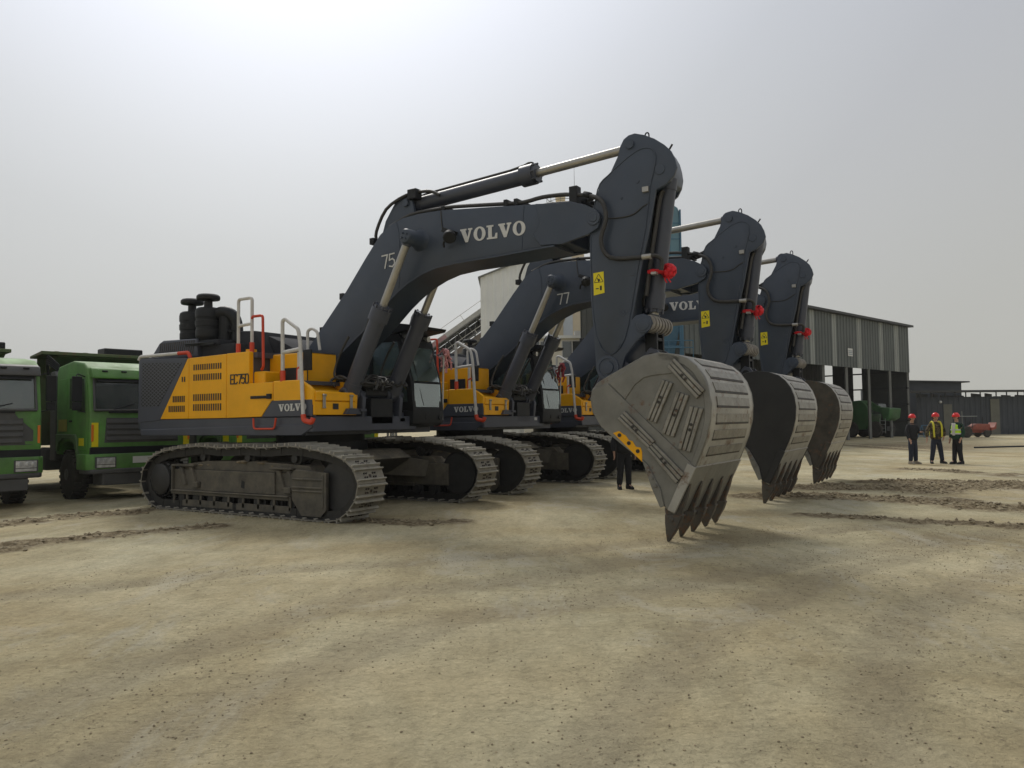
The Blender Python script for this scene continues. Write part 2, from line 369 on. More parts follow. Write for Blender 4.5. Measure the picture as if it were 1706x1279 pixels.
def ground():
    xs = np.concatenate([-np.geomspace(1500, 16, 14), np.arange(-15, -9, .2), np.arange(-9, 12.5, .055), np.arange(12.5, 22, .2), np.geomspace(23, 1500, 14)])
    ys = np.concatenate([-np.geomspace(600, 3, 9), np.arange(-1, 2.6, .4), np.arange(2.8, 8, .045), np.arange(8, 20, .07), np.arange(20, 32, .2), np.geomspace(33, 2500, 22)])
    X, Y = np.meshgrid(xs, ys); near = np.clip((34-np.hypot(X, Y))/8, 0, 1)
    Z = (.05*fbm(X*.35, Y*.35, 3, 1)+.022*fbm(X*1.7+Y*.4, Y*1.7, 4, 5)+.012*fbm(X*6, Y*6, 3, 9)+.009*np.abs(fbm(X*3.1+Y, Y*3.1, 3, 12)))*near
    D = np.zeros(X.shape)
    for i, (p, hw, ht) in enumerate(RUTS):
        d = seg_dist(X+.5*fbm(X*.9, Y*.9, 3, 60+i), Y+.5*fbm(X*.9+9, Y*.9, 3, 70+i), p)
        m = np.clip(1.35-d/hw/1.6, 0, 1); m = m*m*(3-2*m)
        cl = fbm(X*5, Y*5, 5, 30+i); m2 = m*np.clip(.65+1.8*fbm(X*1.6, Y*1.6, 3, 40+i)+cl, 0, 1)
        Z += ht*1.1*m2*(.2+2.6*np.abs(cl)+1.0*fbm(X*9, Y*9, 3, 3)); D = np.maximum(D, m2)
    T = np.zeros(X.shape)
    for p, hw in TRACKS:
        d = seg_dist(X+.15*fbm(X, Y, 2, 80), Y, p); m = np.clip(1-d/hw, 0, 1); m = np.minimum(m*2, 1)
        Z -= .012*m; T = np.maximum(T, m)
    Z -= .05*np.clip((-7-X)/4, 0, 1)*np.clip((34-Y)/8, 0, 1)
    exc = np.zeros(X.shape)
    for k in (0, 5.17, 10.08):      # flat where the machines stand
        ox, oy = -3.8325+k*math.sin(R(31.96)), 15.395+k*math.cos(R(31.96)); c, s = math.cos(R(31.96)), math.sin(R(31.96))
        lx = (X-ox)*c-(Y-oy)*s; ly = (X-ox)*s+(Y-oy)*c
        exc = np.maximum(exc, np.clip(1.0-np.maximum(np.abs(lx)-3.0, np.abs(ly)-2.1)/.5, 0, 1))
    Z = Z*(1-exc)+.032*exc
    nx, ny = len(xs), len(ys)
    co = np.stack([X, Y, Z], -1).reshape(-1, 3)
    i = np.arange(nx*ny).reshape(ny, nx); f = np.stack([i[:-1, :-1], i[:-1, 1:], i[1:, 1:], i[1:, :-1]], -1).reshape(-1, 4)
    me = bpy.data.meshes.new('ground'); me.from_pydata(co, [], f)
    a = me.attributes.new('churned', 'FLOAT', 'POINT'); a.data.foreach_set('value', D.reshape(-1).astype(np.float32))
    a = me.attributes.new('packed', 'FLOAT', 'POINT'); a.data.foreach_set('value', T.reshape(-1).astype(np.float32))
    me.polygons.foreach_set('use_smooth', [True]*len(me.polygons))
    m = bpy.data.materials.new('packed_earth'); m.use_nodes = True; t = m.node_tree; n = t.nodes; l = t.links; b = n['Principled BSDF']
    b.inputs['Roughness'].default_value = .95; b.inputs['Specular IOR Level'].default_value = .15
    co_ = n.new('ShaderNodeNewGeometry').outputs['Position']
    def noise(s, d, r=.6, st=None, rot=0, dist=0):
        x = n.new('ShaderNodeTexNoise'); x.inputs['Scale'].default_value = s; x.inputs['Detail'].default_value = d; x.inputs['Roughness'].default_value = r
        x.inputs['Distortion'].default_value = dist
        if st:
            mp = n.new('ShaderNodeMapping'); mp.inputs['Scale'].default_value = st; mp.inputs['Rotation'].default_value = (0, 0, rot)
            l.new(co_, mp.inputs[0]); l.new(mp.outputs[0], x.inputs['Vector'])
        else: l.new(co_, x.inputs['Vector'])
        return x.outputs['Fac']
    def ramp(src, stops):
        r = n.new('ShaderNodeValToRGB'); l.new(src, r.inputs['Fac']); e = r.color_ramp.elements
        e[0].position = stops[0][0]; e[0].color = stops[0][1]+(1,); e[1].position = stops[-1][0]; e[1].color = stops[-1][1]+(1,)
        for p, c in stops[1:-1]: q = e.new(p); q.color = c+(1,)
        return r.outputs[0]
    def mix(f_, a_, b_, mode='MIX'):
        x = n.new('ShaderNodeMix'); x.data_type = 'RGBA'; x.blend_type = mode
        if isinstance(f_, float): x.inputs[0].default_value = f_
        else: l.new(f_, x.inputs[0])
        for k_, v_ in ((6, a_), (7, b_)):
            if isinstance(v_, tuple): x.inputs[k_].default_value = v_+(1,)
            else: l.new(v_, x.inputs[k_])
        return x.outputs[2]
    g = lambda v: (v, v, v)
    base = ramp(noise(.35, 8, .62, dist=.6), [(.30, (.37, .305, .178)), (.44, (.445, .385, .242)), (.56, (.505, .450, .298)), (.74, (.60, .55, .385))])
    streak = ramp(noise(1.5, 7, .65, (1, .16, 1), R(-38), .3), [(.30, g(.86)), (.5, g(1.0)), (.72, g(1.10))])
    streak2 = ramp(noise(1.4, 7, .6, (.22, 1.3, 1), R(-22), .5), [(.32, g(.92)), (.5, g(1.0)), (.7, g(1.06))])
    fine = ramp(noise(17, 8, .82), [(.30, g(.55)), (.44, g(.93)), (.57, g(1.04)), (.72, g(1.28))])
    mid = ramp(noise(3.6, 8, .78, (1, .45, 1), R(-30), .5), [(.32, g(.82)), (.5, g(1.0)), (.68, g(1.12))])
    warm = ramp(noise(.22, 4, .6), [(.35, (1.04, .99, .92)), (.65, (.98, 1.0, 1.0))])
    c = mix(1., base, streak, 'MULTIPLY'); c = mix(1., c, streak2, 'MULTIPLY'); c = mix(1., c, fine, 'MULTIPLY'); c = mix(1., c, mid, 'MULTIPLY'); c = mix(1., c, warm, 'MULTIPLY')
    at = n.new('ShaderNodeAttribute'); at.attribute_name = 'packed'
    mm = n.new('ShaderNodeMath'); mm.operation = 'MULTIPLY'; l.new(at.outputs['Fac'], mm.inputs[0]); mm.inputs[1].default_value = .30
    c = mix(mm.outputs[0], c, (.24, .205, .145))
    specks = ramp(noise(19, 5, .72, (1, .7, 1), R(25)), [(.585, g(0.)), (.66, g(.8))])
    patch = ramp(noise(.9, 6, .68, (1, .35, 1), R(-38), .4), [(.47, g(.06)), (.60, g(1.))])
    pale = ramp(noise(.75, 7, .7, (1, .5, 1), R(-30), .6), [(.54, g(0.)), (.64, g(.45))])
    c = mix(pale, c, (.56, .53, .43))
    c = mix(mix(1., specks, patch, 'MULTIPLY'), c, (.15, .125, .08))
    at2 = n.new('ShaderNodeAttribute'); at2.attribute_name = 'churned'
    chc = ramp(noise(6, 8, .78), [(.32, (.085, .064, .036)), (.46, (.17, .132, .078)), (.56, (.29, .238, .148)), (.70, (.46, .40, .27))])
    m2 = n.new('ShaderNodeMath'); m2.operation = 'MULTIPLY'; m2.use_clamp = True; l.new(at2.outputs['Fac'], m2.inputs[0]); m2.inputs[1].default_value = 2.2
    c = mix(m2.outputs[0], c, chc)
    l.new(c, b.inputs['Base Color'])
    h1 = noise(5, 8, .68); h2 = noise(28, 6, .7); h3 = noise(2.2, 6, .6, (.25, 1.2, 1), R(-48), .6)
    def madd(a_, k_, c_):
        x = n.new('ShaderNodeMath'); x.operation = 'MULTIPLY_ADD'; l.new(a_, x.inputs[0]); x.inputs[1].default_value = k_
        if c_ is None: x.inputs[2].default_value = 0
        else: l.new(c_, x.inputs[2])
        return x.outputs[0]
    h4 = noise(13, 8, .75, (1, .6, 1), R(20)); hh = madd(h4, .55, madd(h3, .5, madd(h2, .25, madd(h1, .9, None))))
    bp = n.new('ShaderNodeBump'); bp.inputs['Strength'].default_value = 1.0; bp.inputs['Distance'].default_value = .07
    l.new(hh, bp.inputs['Height']); l.new(bp.outputs[0], b.inputs['Normal'])
    me.materials.append(m)
    o = bpy.data.objects.new('ground', me); C.objects.link(o); o['kind'] = 'structure'
    return xs, ys, Z
GX, GY, GZ = ground()
def gz(x, y):
    i = min(max(int(np.searchsorted(GX, x)), 0), len(GX)-1); j = min(max(int(np.searchsorted(GY, y)), 0), len(GY)-1)
    return float(GZ[j, i])
mat('clod', (.27, .222, .138), .9, var=.4, scale=8)
def clods():
    rnd = random.Random(5); mb = MB()
    base = [(0, 0, 1), (.9, 0, .3), (.28, .85, .3), (-.72, .53, .3), (-.72, -.53, .3), (.28, -.85, .3), (.5, .4, -.4), (-.3, .6, -.4), (-.6, 0, -.4), (0, -.6, -.4)]
    fs = [(0, 1, 2), (0, 2, 3), (0, 3, 4), (0, 4, 5), (0, 5, 1), (1, 6, 2), (2, 7, 3), (2, 6, 7), (3, 8, 4), (3, 7, 8), (4, 9, 5), (4, 8, 9), (5, 9, 1), (1, 9, 6), (6, 9, 8, 7)]
    def one(x, y, r):
        a = rnd.uniform(0, 6.3); c, s = math.cos(a), math.sin(a); q = [rnd.uniform(.7, 1.3) for _ in range(3)]; z = gz(x, y)
        vs = []
        for p in base:
            px, py, pz = [p[k]*q[k]*r*rnd.uniform(.8, 1.2) for k in range(3)]
            vs.append((x+px*c-py*s, y+px*s+py*c, z+pz*.7+r*.15))
        mb.add(vs, fs)
    for p, hw, ht in RUTS[:8]:
        for (ax, ay), (bx, by) in zip(p, p[1:]):
            for _ in range(int(math.hypot(bx-ax, by-ay)*80*hw/.3)):
                t = rnd.random(); one(ax+(bx-ax)*t+rnd.gauss(0, hw*.7), ay+(by-ay)*t+rnd.gauss(0, hw*.7), rnd.choice((.008, .012, .016, .022, .03, .042)))
    for p, hw in TRACKS:
        for (ax, ay), (bx, by) in zip(p, p[1:]):
            for _ in range(int(math.hypot(bx-ax, by-ay)*150)):
                t = rnd.random(); one(ax+(bx-ax)*t+rnd.gauss(0, hw*1.1), ay+(by-ay)*t+rnd.gauss(0, hw*1.1), rnd.choice((.003, .004, .005, .007, .009)))
    for _ in range(3000):
        d = rnd.uniform(3.3, 12); a = rnd.uniform(-.65, .65); x, y = d*math.sin(a), d*math.cos(a)
        if vnoise(np.array([x*.8]), np.array([y*1.6]), 5)[0] > .55: one(x, y, rnd.choice((.003, .004, .005, .007)))
    for _ in range(700):
        d = rnd.uniform(3.3, 15)**1.0; a = rnd.uniform(-.65, .65); one(d*math.sin(a), d*math.cos(a), rnd.choice((.003, .004, .004, .005, .006, .010)))
    o = mb.build('gravel', 'clod', smooth=0); o['kind'] = 'stuff'
clods()
# ---------------------------------------------------------------- excavator (local: x forward, y left, z up)
TH = R(31.96)
mat('soil_crust', (.25, .205, .135), .95, var=.4, scale=8, bump=.4, bscale=25)
mat('link_bushing', (.27, .25, .22), .5, .3, var=.3, dust=.4, scale=6)
def exc_origin(k): return (-3.8325+k*math.sin(TH), 15.395+k*math.cos(TH), 0)
def resample(pts, n):
    P = [Vector((a, 0, b)) for a, b in pts]; Q = []; m = len(P)
    for i in range(m):
        p0, p1, p2, p3 = P[i-1], P[i], P[(i+1) % m], P[(i+2) % m]
        for j in range(12):
            t = j/12; Q.append(.5*((2*p1)+(-p0+p2)*t+(2*p0-5*p1+4*p2-p3)*t*t+(-p0+3*p1-3*p2+p3)*t**3))
    d = [0]
    for a, b in zip(Q, Q[1:]+Q[:1]): d.append(d[-1]+(b-a).length)
    tot = d[-1]; out = []
    for k in range(n):
        s = tot*k/n; i = max(j for j in range(len(Q)) if d[j] <= s); t = (s-d[i])/(d[i+1]-d[i]+1e-9)
        out.append(Q[i].lerp(Q[(i+1) % len(Q)], t))
    return out, tot/n
TP = [(-2.35, .045), (-1.2, .045), (0, .045), (1.2, .045), (2.25, .045), (2.60, .17), (2.83, .42), (2.89, .68), (2.80, .90), (2.55, 1.08), (2.1, 1.19),
      (1.45, 1.275), (1.2, 1.28), (.6, 1.245), (.1, 1.265), (-.5, 1.235), (-1.1, 1.265), (-1.8, 1.21), (-2.35, 1.12), (-2.72, .93), (-2.92, .62), (-2.80, .30), (-2.58, .11)]
SHOE = None
def make_track(root, yc, sgn):
    """sgn -1: outboard towards -y"""
    global SHOE
    lo, ho = sorted((yc+sgn*.06, yc+sgn*.235))
    mb = MB()
    mb.bb(-2.05, 2.05, yc-.2, yc+.2, .36, .80)
    mb.prism([(-1.9, .80), (1.75, .80), (1.62, .93), (.1, .985), (-1.0, .97), (-1.75, .90)], yc-.17, yc+.17)
    mb.prism([(-2.05, .33), (1.2, .33), (1.2, .40), (-2.05, .40)], yc-.24, yc+.24)
    y0 = yc+sgn*.20
    def out(x0, x1, z0, z1, d0, d1): a, b = sorted((y0+sgn*d0, y0+sgn*d1)); mb.bb(x0, x1, a, b, z0, z1)
    out(-1.15, .85, .42, .80, -.02, .035)
    out(-2.02, 1.22, .385, .415, -.02, .075)
    out(-2.02, -1.99, .40, .90, -.02, .06)
    for x in (-1.75, -1.45, .95, 1.2):
        a, b = sorted((y0-sgn*.02, y0+sgn*.05)); mb.prism([(x-.05, .84), (x+.03, .84), (x+.16, .52), (x+.08, .52)], a, b)
    out(-1.35, -1.2, .48, .58, 0, .08); out(1.12, 1.28, .46, .56, 0, .08)
    out(-2.0, -1.35, .86, .90, -.1, .06); out(.75, 1.3, .86, .89, -.1, .07)
    tr = mb.build('track', 'track_frame_paint', root, bevel=.008)
    # front yoke cover
    mb = MB(); a, b = sorted((y0, y0+sgn*.07))
    mb.prism([(1.30, .80), (1.40, .87), (2.12, .83), (2.12, .22), (2.0, .10), (1.55, .10), (1.32, .36)], a, b)
    a, b = sorted((y0, y0+sgn*.095))
    for z in (.70, .56, .50): mb.bb(1.34, 2.06, a, b, z, z+.03)
    a, b = sorted((y0+sgn*.055, y0+sgn*.085)); mb.bb(2.02, 2.07, a, b, .25, .8)
    mb.build('idler_guard', 'track_frame_paint', tr, bevel=.006)
    m = MB(); rs = random.Random(int(yc*10))
    for i in range(60):
        x = rs.uniform(-1.6, 1.5); y = yc+sgn*rs.uniform(0, .17); r = rs.uniform(.02, .07); m.sphere((x, y, .93-abs(x)*.03+(.04 if abs(x) < .7 else 0)), r, 8, (1.6, 1.2, .55))
    m.build('packed_soil', 'soil_crust', tr)
    # hole, hydraulic cover
    mb = MB(); a, b = sorted((y0+sgn*.034, y0+sgn*.038)); mb.prism([(-.02, .52), (.07, .50), (.08, .62), (.0, .65)], a, b); mb.build('access_hole', 'black_part', tr)
    # idler and sprocket
    mb = MB(); mb.lathe((2.28, yc-.16, .60), (0, 1, 0), [(0, .1), (0, .40), (.06, .42), (.08, .47), (.12, .48), (.20, .48), (.24, .47), (.26, .42), (.32, .40), (.32, .1)], 36)
    mb.build('idler', 'wheel_dark', tr)
    mb = MB(); z = .60; x = -2.38; k = 23
    pr = []
    for i in range(k*4):
        t = 2*math.pi*i/(k*4); r = .43 if i % 4 in (0, 1) else .375; pr.append((x+r*math.cos(t), z+r*math.sin(t)))
    mb.prism(pr, yc-.05, yc+.05)
    a = yc+sgn*.05; mb.lathe((x, yc-sgn*.05, z), (0, sgn, 0), [(0, .34), (.22, .34), (.24, .31), (.30, .30), (.32, .26), (.33, 0.02)], 36)
    for i in range(20):
        t = 2*math.pi*i/20; mb.cyl((x+.325*math.cos(t), yc+sgn*.165, z+.325*math.sin(t)), (x+.325*math.cos(t), yc+sgn*.20, z+.325*math.sin(t)), .014, n=6)
    mb.build('sprocket', 'wheel_dark', tr)
    def roller(x, z, r, nm):
        m = MB(); m.lathe((x, yc-.2, z), (0, 1, 0), [(0, .04), (0, r*.62), (.06, r*.68), (.07, r), (.14, r), (.15, r*.8), (.25, r*.8), (.26, r), (.33, r), (.34, r*.68), (.40, r*.62), (.40, .04)], 20); return m.build(nm, 'wheel_dark', tr)
    for x in (-1.15, .1, 1.3): roller(x, 1.05, .115, 'carrier_roller')
    for i in range(9): roller(-1.78+i*.43, .265, .145, 'track_roller')
    mb = MB(); a, b = sorted((yc+sgn*.215, yc+sgn*.235))
    for x0, x1 in ((-1.7, -.25), (-.15, 1.25)): mb.prism([(x0, .12), (x1, .12), (x1, .22), (x1-.06, .24), (x0+.06, .24), (x0, .22)], a, b)
    for i in range(9): mb.bb(-1.99+i*.40, -1.94+i*.40, a, b, .16, .40)
    mb.build('rock_guard', 'track_frame_paint', tr)
    # chain and shoes
    n = 48; pts, pitch = resample(TP, n); mb = MB()
    cen = Vector((0, 0, .65))
    shoes = []
    for i in range(n):
        a, b = pts[i], pts[(i+1) % n]; t = (b-a).normalized(); nout = Vector((t.z, 0, -t.x))
        if nout.dot((a+b)/2-Vector((max(-2.2, min(2.2, (a.x+b.x)/2)), 0, .65))) < 0: nout = -nout
        mid = (a+b)/2; shoes.append((mid, t, nout))
        for dy in (-.1, .1, sgn*.20):
            q = [mid-t*pitch*.56-nout*.17, mid+t*pitch*.56-nout*.17, mid+t*pitch*.56-nout*.025, mid-t*pitch*.56-nout*.025]
            o = .006 if i % 2 else 0
            mb.hexa([(p.x, yc+dy-.028-o, p.z) for p in q]+[(p.x, yc+dy+.028+o, p.z) for p in q])
    mb.build('track_chain', 'chain_steel', tr)
    if SHOE is None:
        m = MB(); L = pitch*.94; m.use('chain_steel'); m.bb(-L/2+.002, L/2-.002, -.323, .323, -.030, -.0245); m.use('track_steel')
        m.bb(-L/2, L/2, -.325, .325, -.024, -.004); m.use('grouser_steel')
        m.prism([(-L/2, -.006), (-L/2+.034, -.006), (-L/2+.024, .046), (-L/2+.006, .046)], -.325, .325)
        m.prism([(L/2-.075, -.006), (L/2-.038, -.006), (L/2-.048, .042), (L/2-.066, .042)], -.325, .325)
        m.use('track_steel'); m.prism([(L/2-.012, -.03), (L/2+.02, -.05), (L/2+.02, -.04), (L/2, -.008)], -.325, .325)
        m.use('slot_dark')
        for dx in (-.045, .02):
            for dy in (-.125, -.075, .075, .125): m.cyl((dx, dy, -.004), (dx, dy, .014), .016, n=6)
        m.prism([(-.028, -.022), (.0, -.030), (.026, -.022), (.026, .022), (0, .030), (-.028, .022)], -.005, -.0015, ax='z')
        SHOE = m
        sh = m.build('track_shoe', None, tr, smooth=0); SHOE = sh.data
        first = sh
    else: first = None
    rnd = random.Random(3)
    for i, (mid, t, nout) in enumerate(shoes):
        o = first if (i == 0 and first) else bpy.data.objects.new('track_shoe', SHOE)
        if o is not first: C.objects.link(o); o.parent = tr
        y = Vector((0, 1, 0)); zz = nout; xx = y.cross(zz)
        # keep front/back grousers consistent around the loop
        mt = Matrix(((xx.x, 0, zz.x, mid.x), (xx.y, 1, zz.y, yc), (xx.z, 0, zz.z, mid.z), (0, 0, 0, 1)))
        o.matrix_local = mt @ Matrix.Rotation(R(rnd.uniform(-2, 2)), 4, 'Y')
    return tr

def lerp2(a, b, t): return (a[0]+(b[0]-a[0])*t, a[1]+(b[1]-a[1])*t)
BP = [(6.62, 2.18), (6.73, 2.24), (7.33, 2.53), (7.55, 2.565), (7.78, 2.53), (7.96, 2.46), (8.08, 2.36), (8.18, 2.21), (8.245, 2.03), (8.265, 1.85), (8.25, 1.62), (8.19, 1.38), (8.11, 1.18), (8.03, 1.00), (7.73, .38)]
def make_bucket(root, style):
    pm = {'grey': 'bucket_steel', 'black': 'bucket_black', 'brown': 'bucket_brown'}[style]
    side = BP+[(7.60, .44), (7.45, .70), (7.28, 1.07), (6.80, 1.44), (6.66, 1.56), (6.53, 1.76), (6.50, 1.95), (6.53, 2.08)]
    # shell strip with thickness
    inner = []
    for i, p in enumerate(BP):
        a = Vector(BP[max(i-1, 0)]); b = Vector(BP[min(i+1, len(BP)-1)]); d = (b-a).normalized(); nn = Vector((-d.y, d.x)); q = Vector(p)-nn*.045*(1)
        c = Vector((7.4, 1.6)); q2 = Vector(p)+nn*.045
        inner.append(tuple(q if (q-c).length < (q2-c).length else q2))
    mb = MB(); mb.use('bucket_shell')
    k = len(BP)
    for i in range(k-1):
        pass
    vs = [(x, -1.052, z) for x, z in BP]+[(x, 1.052, z) for x, z in BP]+[(x, -1.02, z) for x, z in inner]+[(x, 1.02, z) for x, z in inner]
    fs = []
    for i in range(k-1):
        fs += [(i, i+1, k+i+1, k+i), (2*k+i, 3*k+i, 3*k+i+1, 2*k+i+1), (i, 2*k+i, 2*k+i+1, i+1), (k+i, k+i+1, 3*k+i+1, 3*k+i)]
    fs += [(0, k, 3*k, 2*k), (k-1, 3*k-1, 4*k-1, 2*k-1) if False else (k-1, 2*k-1, 4*k-1, 3*k-1)]
    mb.add(vs, fs); bk = mb.build('bucket', None, root, smooth=40)
    for sg in (-1, 1):
        m = MB(); a, b = sorted((sg*1.0, sg*1.058)); m.prism(side, a, b)
        if style == 'grey':
            a, b = sorted((sg*1.05, sg*1.074))          # stiffener plate along the mouth, edge band, lip band
            m.prism([(6.55, 2.10), (6.79, 2.16), (8.00, 1.045), (7.985, 1.0), (7.70, .42), (7.62, .44), (7.46, .70), (7.29, 1.07), (6.81, 1.43), (6.67, 1.55), (6.54, 1.76)], a, b)
            edge = [p for p in BP[3:14]]; inn = [tuple(Vector((7.42, 1.55)).lerp(Vector(p), .90)) for p in edge]; m.prism(edge+inn[::-1], a, b)
            m.prism([(6.80, 2.17), (7.32, 2.51), (7.55, 2.55), (7.72, 2.53), (7.86, 2.48), (7.82, 2.28), (7.68, 2.26), (7.48, 2.25), (7.33, 2.22), (7.20, 2.13), (7.10, 2.00), (7.05, 1.93)], a, b)
        q_ = MB(); a, b = sorted((sg*1.05, sg*1.098)); q_.prism([(8.045, 1.00), (7.745, .385), (7.64, .425), (7.935, 1.06)], a, b); q_.build('lip_band', 'bucket_shell' if style == 'grey' else pm, bk, bevel=.006)
        m.build('side_plate', pm, bk, bevel=.008)
        m = MB(); a, b = sorted((sg*1.02, sg*1.10))
        m.prism([(7.29, 1.10), (7.37, 1.03), (7.55, .70), (7.60, .47), (7.54, .45), (7.42, .72)], a, b); m2 = MB()
        for t in (.15, .45, .75): p = lerp2((7.36, 1.0), (7.53, .66), t); m.cyl((p[0], sg*1.10, p[1]), (p[0], sg*1.125, p[1]), .025, n=8)
        m.build('side_cutter', 'bucket_steel', bk, bevel=.006)
        if style == 'grey' or True:
            m = MB(); a, b = sorted((sg*.99, sg*1.085))
            m.prism([(6.86, 1.46), (6.95, 1.49), (7.02, 1.44), (7.05, 1.43), (7.10, 1.36), (7.15, 1.35), (7.20, 1.27), (7.27, 1.26), (7.29, 1.20), (7.29, 1.06)], a, b)
            o = m.build('side_cutter', 'yellow_paint' if style == 'grey' else 'dark_paint', bk, bevel=.005)
            m = MB()
            for p in ((6.96, 1.43), (7.10, 1.32), (7.23, 1.21)): m.cyl((p[0], sg*1.08, p[1]), (p[0], sg*1.095, p[1]), .028, n=10)
            m.build('bolt_hole', 'slot_dark', o)
    if style == 'grey':
        G = [[(7.79, 2.47), (8.2, 2.03), (8.08, 1.91), (7.69, 2.35)], [(7.6, 2.19), (7.76, 2.13), (7.51, 1.59), (7.36, 1.65)], [(7.8, 2.02), (7.98, 1.96), (7.76, 1.4), (7.57, 1.46)],
             [(7.98, 1.82), (8.17, 1.78), (7.98, 1.2), (7.8, 1.25)], [(7.06, 1.77), (7.49, 1.35), (7.39, 1.25), (6.94, 1.66)], [(7.48, 1.33), (7.9, .92), (7.77, .78), (7.37, 1.24)]]
        for gi, q in enumerate(G):
            if gi == 0: A, B_, C_, D_ = q[0], q[1], q[2], q[3]
            elif gi < 4: A, B_, C_, D_ = q[0], q[3], q[2], q[1]
            else: A, B_, C_, D_ = q[0], q[1], q[2], q[3]
            # A->B_ long edge, D_->C_ opposite long edge
            y_in = 1.074 if gi > 3 or gi == 0 else 1.055
            for i in range(3):
                t0, t1 = (i+.06)/3, (i+.94)/3
                P = [lerp2(A, D_, t0), lerp2(B_, C_, t0), lerp2(B_, C_, t1), lerp2(A, D_, t1)]
                m = MB(); m.prism(P, -y_in-.045, -y_in+.004); m.build('wear_strip', 'strip_steel', bk, bevel=.008)
            m = MB(); P = [lerp2(A, D_, .02), lerp2(B_, C_, .02), lerp2(B_, C_, .98), lerp2(A, D_, .98)]
            m.prism(P, -y_in-.012, -y_in+.003); ca, cb = lerp2(A, D_, .5), lerp2(B_, C_, .5)
            for t in (.40, .52): p = lerp2(ca, cb, t); m.cyl((p[0], -y_in-.04, p[1]), (p[0], -y_in-.056, p[1]), .022, n=8)
            m.build('strip_base', 'slot_dark', bk)
    # bars across the back
    def on_profile(z):
        for p, q in zip(BP, BP[1:]):
            if min(p[1], q[1]) <= z <= max(p[1], q[1]) and p[0] > 7.7: t = (z-p[1])/(q[1]-p[1]+1e-9); d = Vector((q[0]-p[0], q[1]-p[1])).normalized(); return Vector((p[0]+(q[0]-p[0])*t, z)), d
    for z in (2.41, 2.25, 2.07, 1.87, 1.64, 1.42, 1.20):
        c, d = on_profile(z); nn = Vector((-d.y, d.x)); nn = nn if nn.dot(c-Vector((7.4, 1.6))) > 0 else -nn
        m = MB(); m.use('strip_steel')
        P = [c-d*.075-nn*.008, c+d*.045-nn*.008, c+d*.045+nn*.012, c-d*.075+nn*.012]
        m.prism([tuple(p) for p in P], -.80, .80)
        m.use('slot_dark'); P = [c+d*.045-nn*.012, c+d*.075-nn*.012, c+d*.072+nn*.005, c+d*.045+nn*.005]; m.prism([tuple(p) for p in P], -.80, .80)  # thin dark line along each bar, its gap shadow put into colour
        m.build('back_strip', None, bk)
    m = MB(); a, b = Vector((8.03, 1.0)), Vector((7.72, .36)); d = (b-a).normalized(); nn = Vector((-d.y, d.x)); nn = nn if nn.x > 0 else -nn
    m.prism([tuple(a-d*.02+nn*.004), tuple(b+nn*.004), tuple(b-nn*.09-d*.02), tuple(b-nn*.09-d*.1), tuple(a-nn*.02-d*.02)][::1], -1.056, 1.056)
    m.build('cutting_edge', 'bucket_steel' if style == 'grey' else 'bucket_shell', bk, bevel=.01)
    m = MB(); a2 = a-d*.0; m.tube([(a2.x+.004, -1.06, a2.y), (a2.x+.004, 1.06, a2.y)], .010, 6, smooth=0); m.build('weld_seam', 'strip_steel', bk)
    for i in range(5):
        y = -.985+i*.4925
        m = MB()
        U = Vector((7.80, .72)); n2 = nn
        w = .045
        top = a+d*.28
        # adapter straddling the lip
        sec = [top-d*.05+n2*.015, top+d*.16+n2*.055, Vector((7.825, .42)), Vector((7.81, .33)), Vector((7.775, .23)), Vector((7.60, .22)), Vector((7.575, .44)), b-n2*.10-d*.12, b-n2*.02-d*.14]
        m.prism([tuple(p) for p in sec], y-w, y+w)
        bkt = m.build('tooth', 'tooth_steel', bk, bevel=.012)
        m = MB()
        t = [(7.80, .31), (7.57, .30)]; tip = (7.605, -.012) if i < 3 else (7.64, .01)
        zz = [(7.585, .36, .062), (7.585, .24, .066), (7.590, .10, .052), (tip[0]-.008, tip[1], .036)]
        xr = [7.83, 7.785, 7.705, tip[0]+.022]
        vs = []
        for (xl, z_, ww), x2 in zip(zz, xr): vs += [(xl, y-ww, z_), (x2, y-ww*.9, z_), (x2, y+ww*.9, z_), (xl, y+ww, z_)]
        fs = [(0, 1, 2, 3), (15, 14, 13, 12)]
        for j in range(3):
            for q in range(4): fs.append((j*4+q, j*4+4+q, j*4+4+(q+1) % 4, j*4+(q+1) % 4))
        m.add(vs, fs); m.cyl((7.68, y-.078, .29), (7.68, y+.078, .29), .035, n=12)
        m.build('tooth_tip', 'tooth_steel', bkt, bevel=.01)
    # hinge ears to arm and link
    m = MB()
    for y in (-.285, .285):
        m.prism([(6.40, 2.24), (6.28, 2.40), (6.32, 2.58), (6.47, 2.66), (6.62, 2.60), (6.85, 2.44), (7.2, 2.50), (7.2, 2.3), (6.7, 2.05)], y-.035, y+.035)
        m.cyl((6.47, y-.05, 2.44), (6.47, y+.05, 2.44), .15, n=24)
    m.cyl((6.47, -.4, 2.44), (6.47, .4, 2.44), .085, n=20)
    for y in (-.2, .2): m.prism([(6.95, 2.3), (7.0, 2.62), (7.1, 2.72), (7.2, 2.68), (7.35, 2.50), (7.35, 2.3)], y-.03, y+.03)
    m.build('hinge_ear', 'dark_paint', bk, bevel=.006)
    return bk

def make_number(boom, text, org):
    m = MB(); stroke_mb(m, text, org, (1, 0, .06), (-.05, 0, 1), .235, t=.11)
    return m.build('number_mark', 'letter_white', boom, smooth=0)

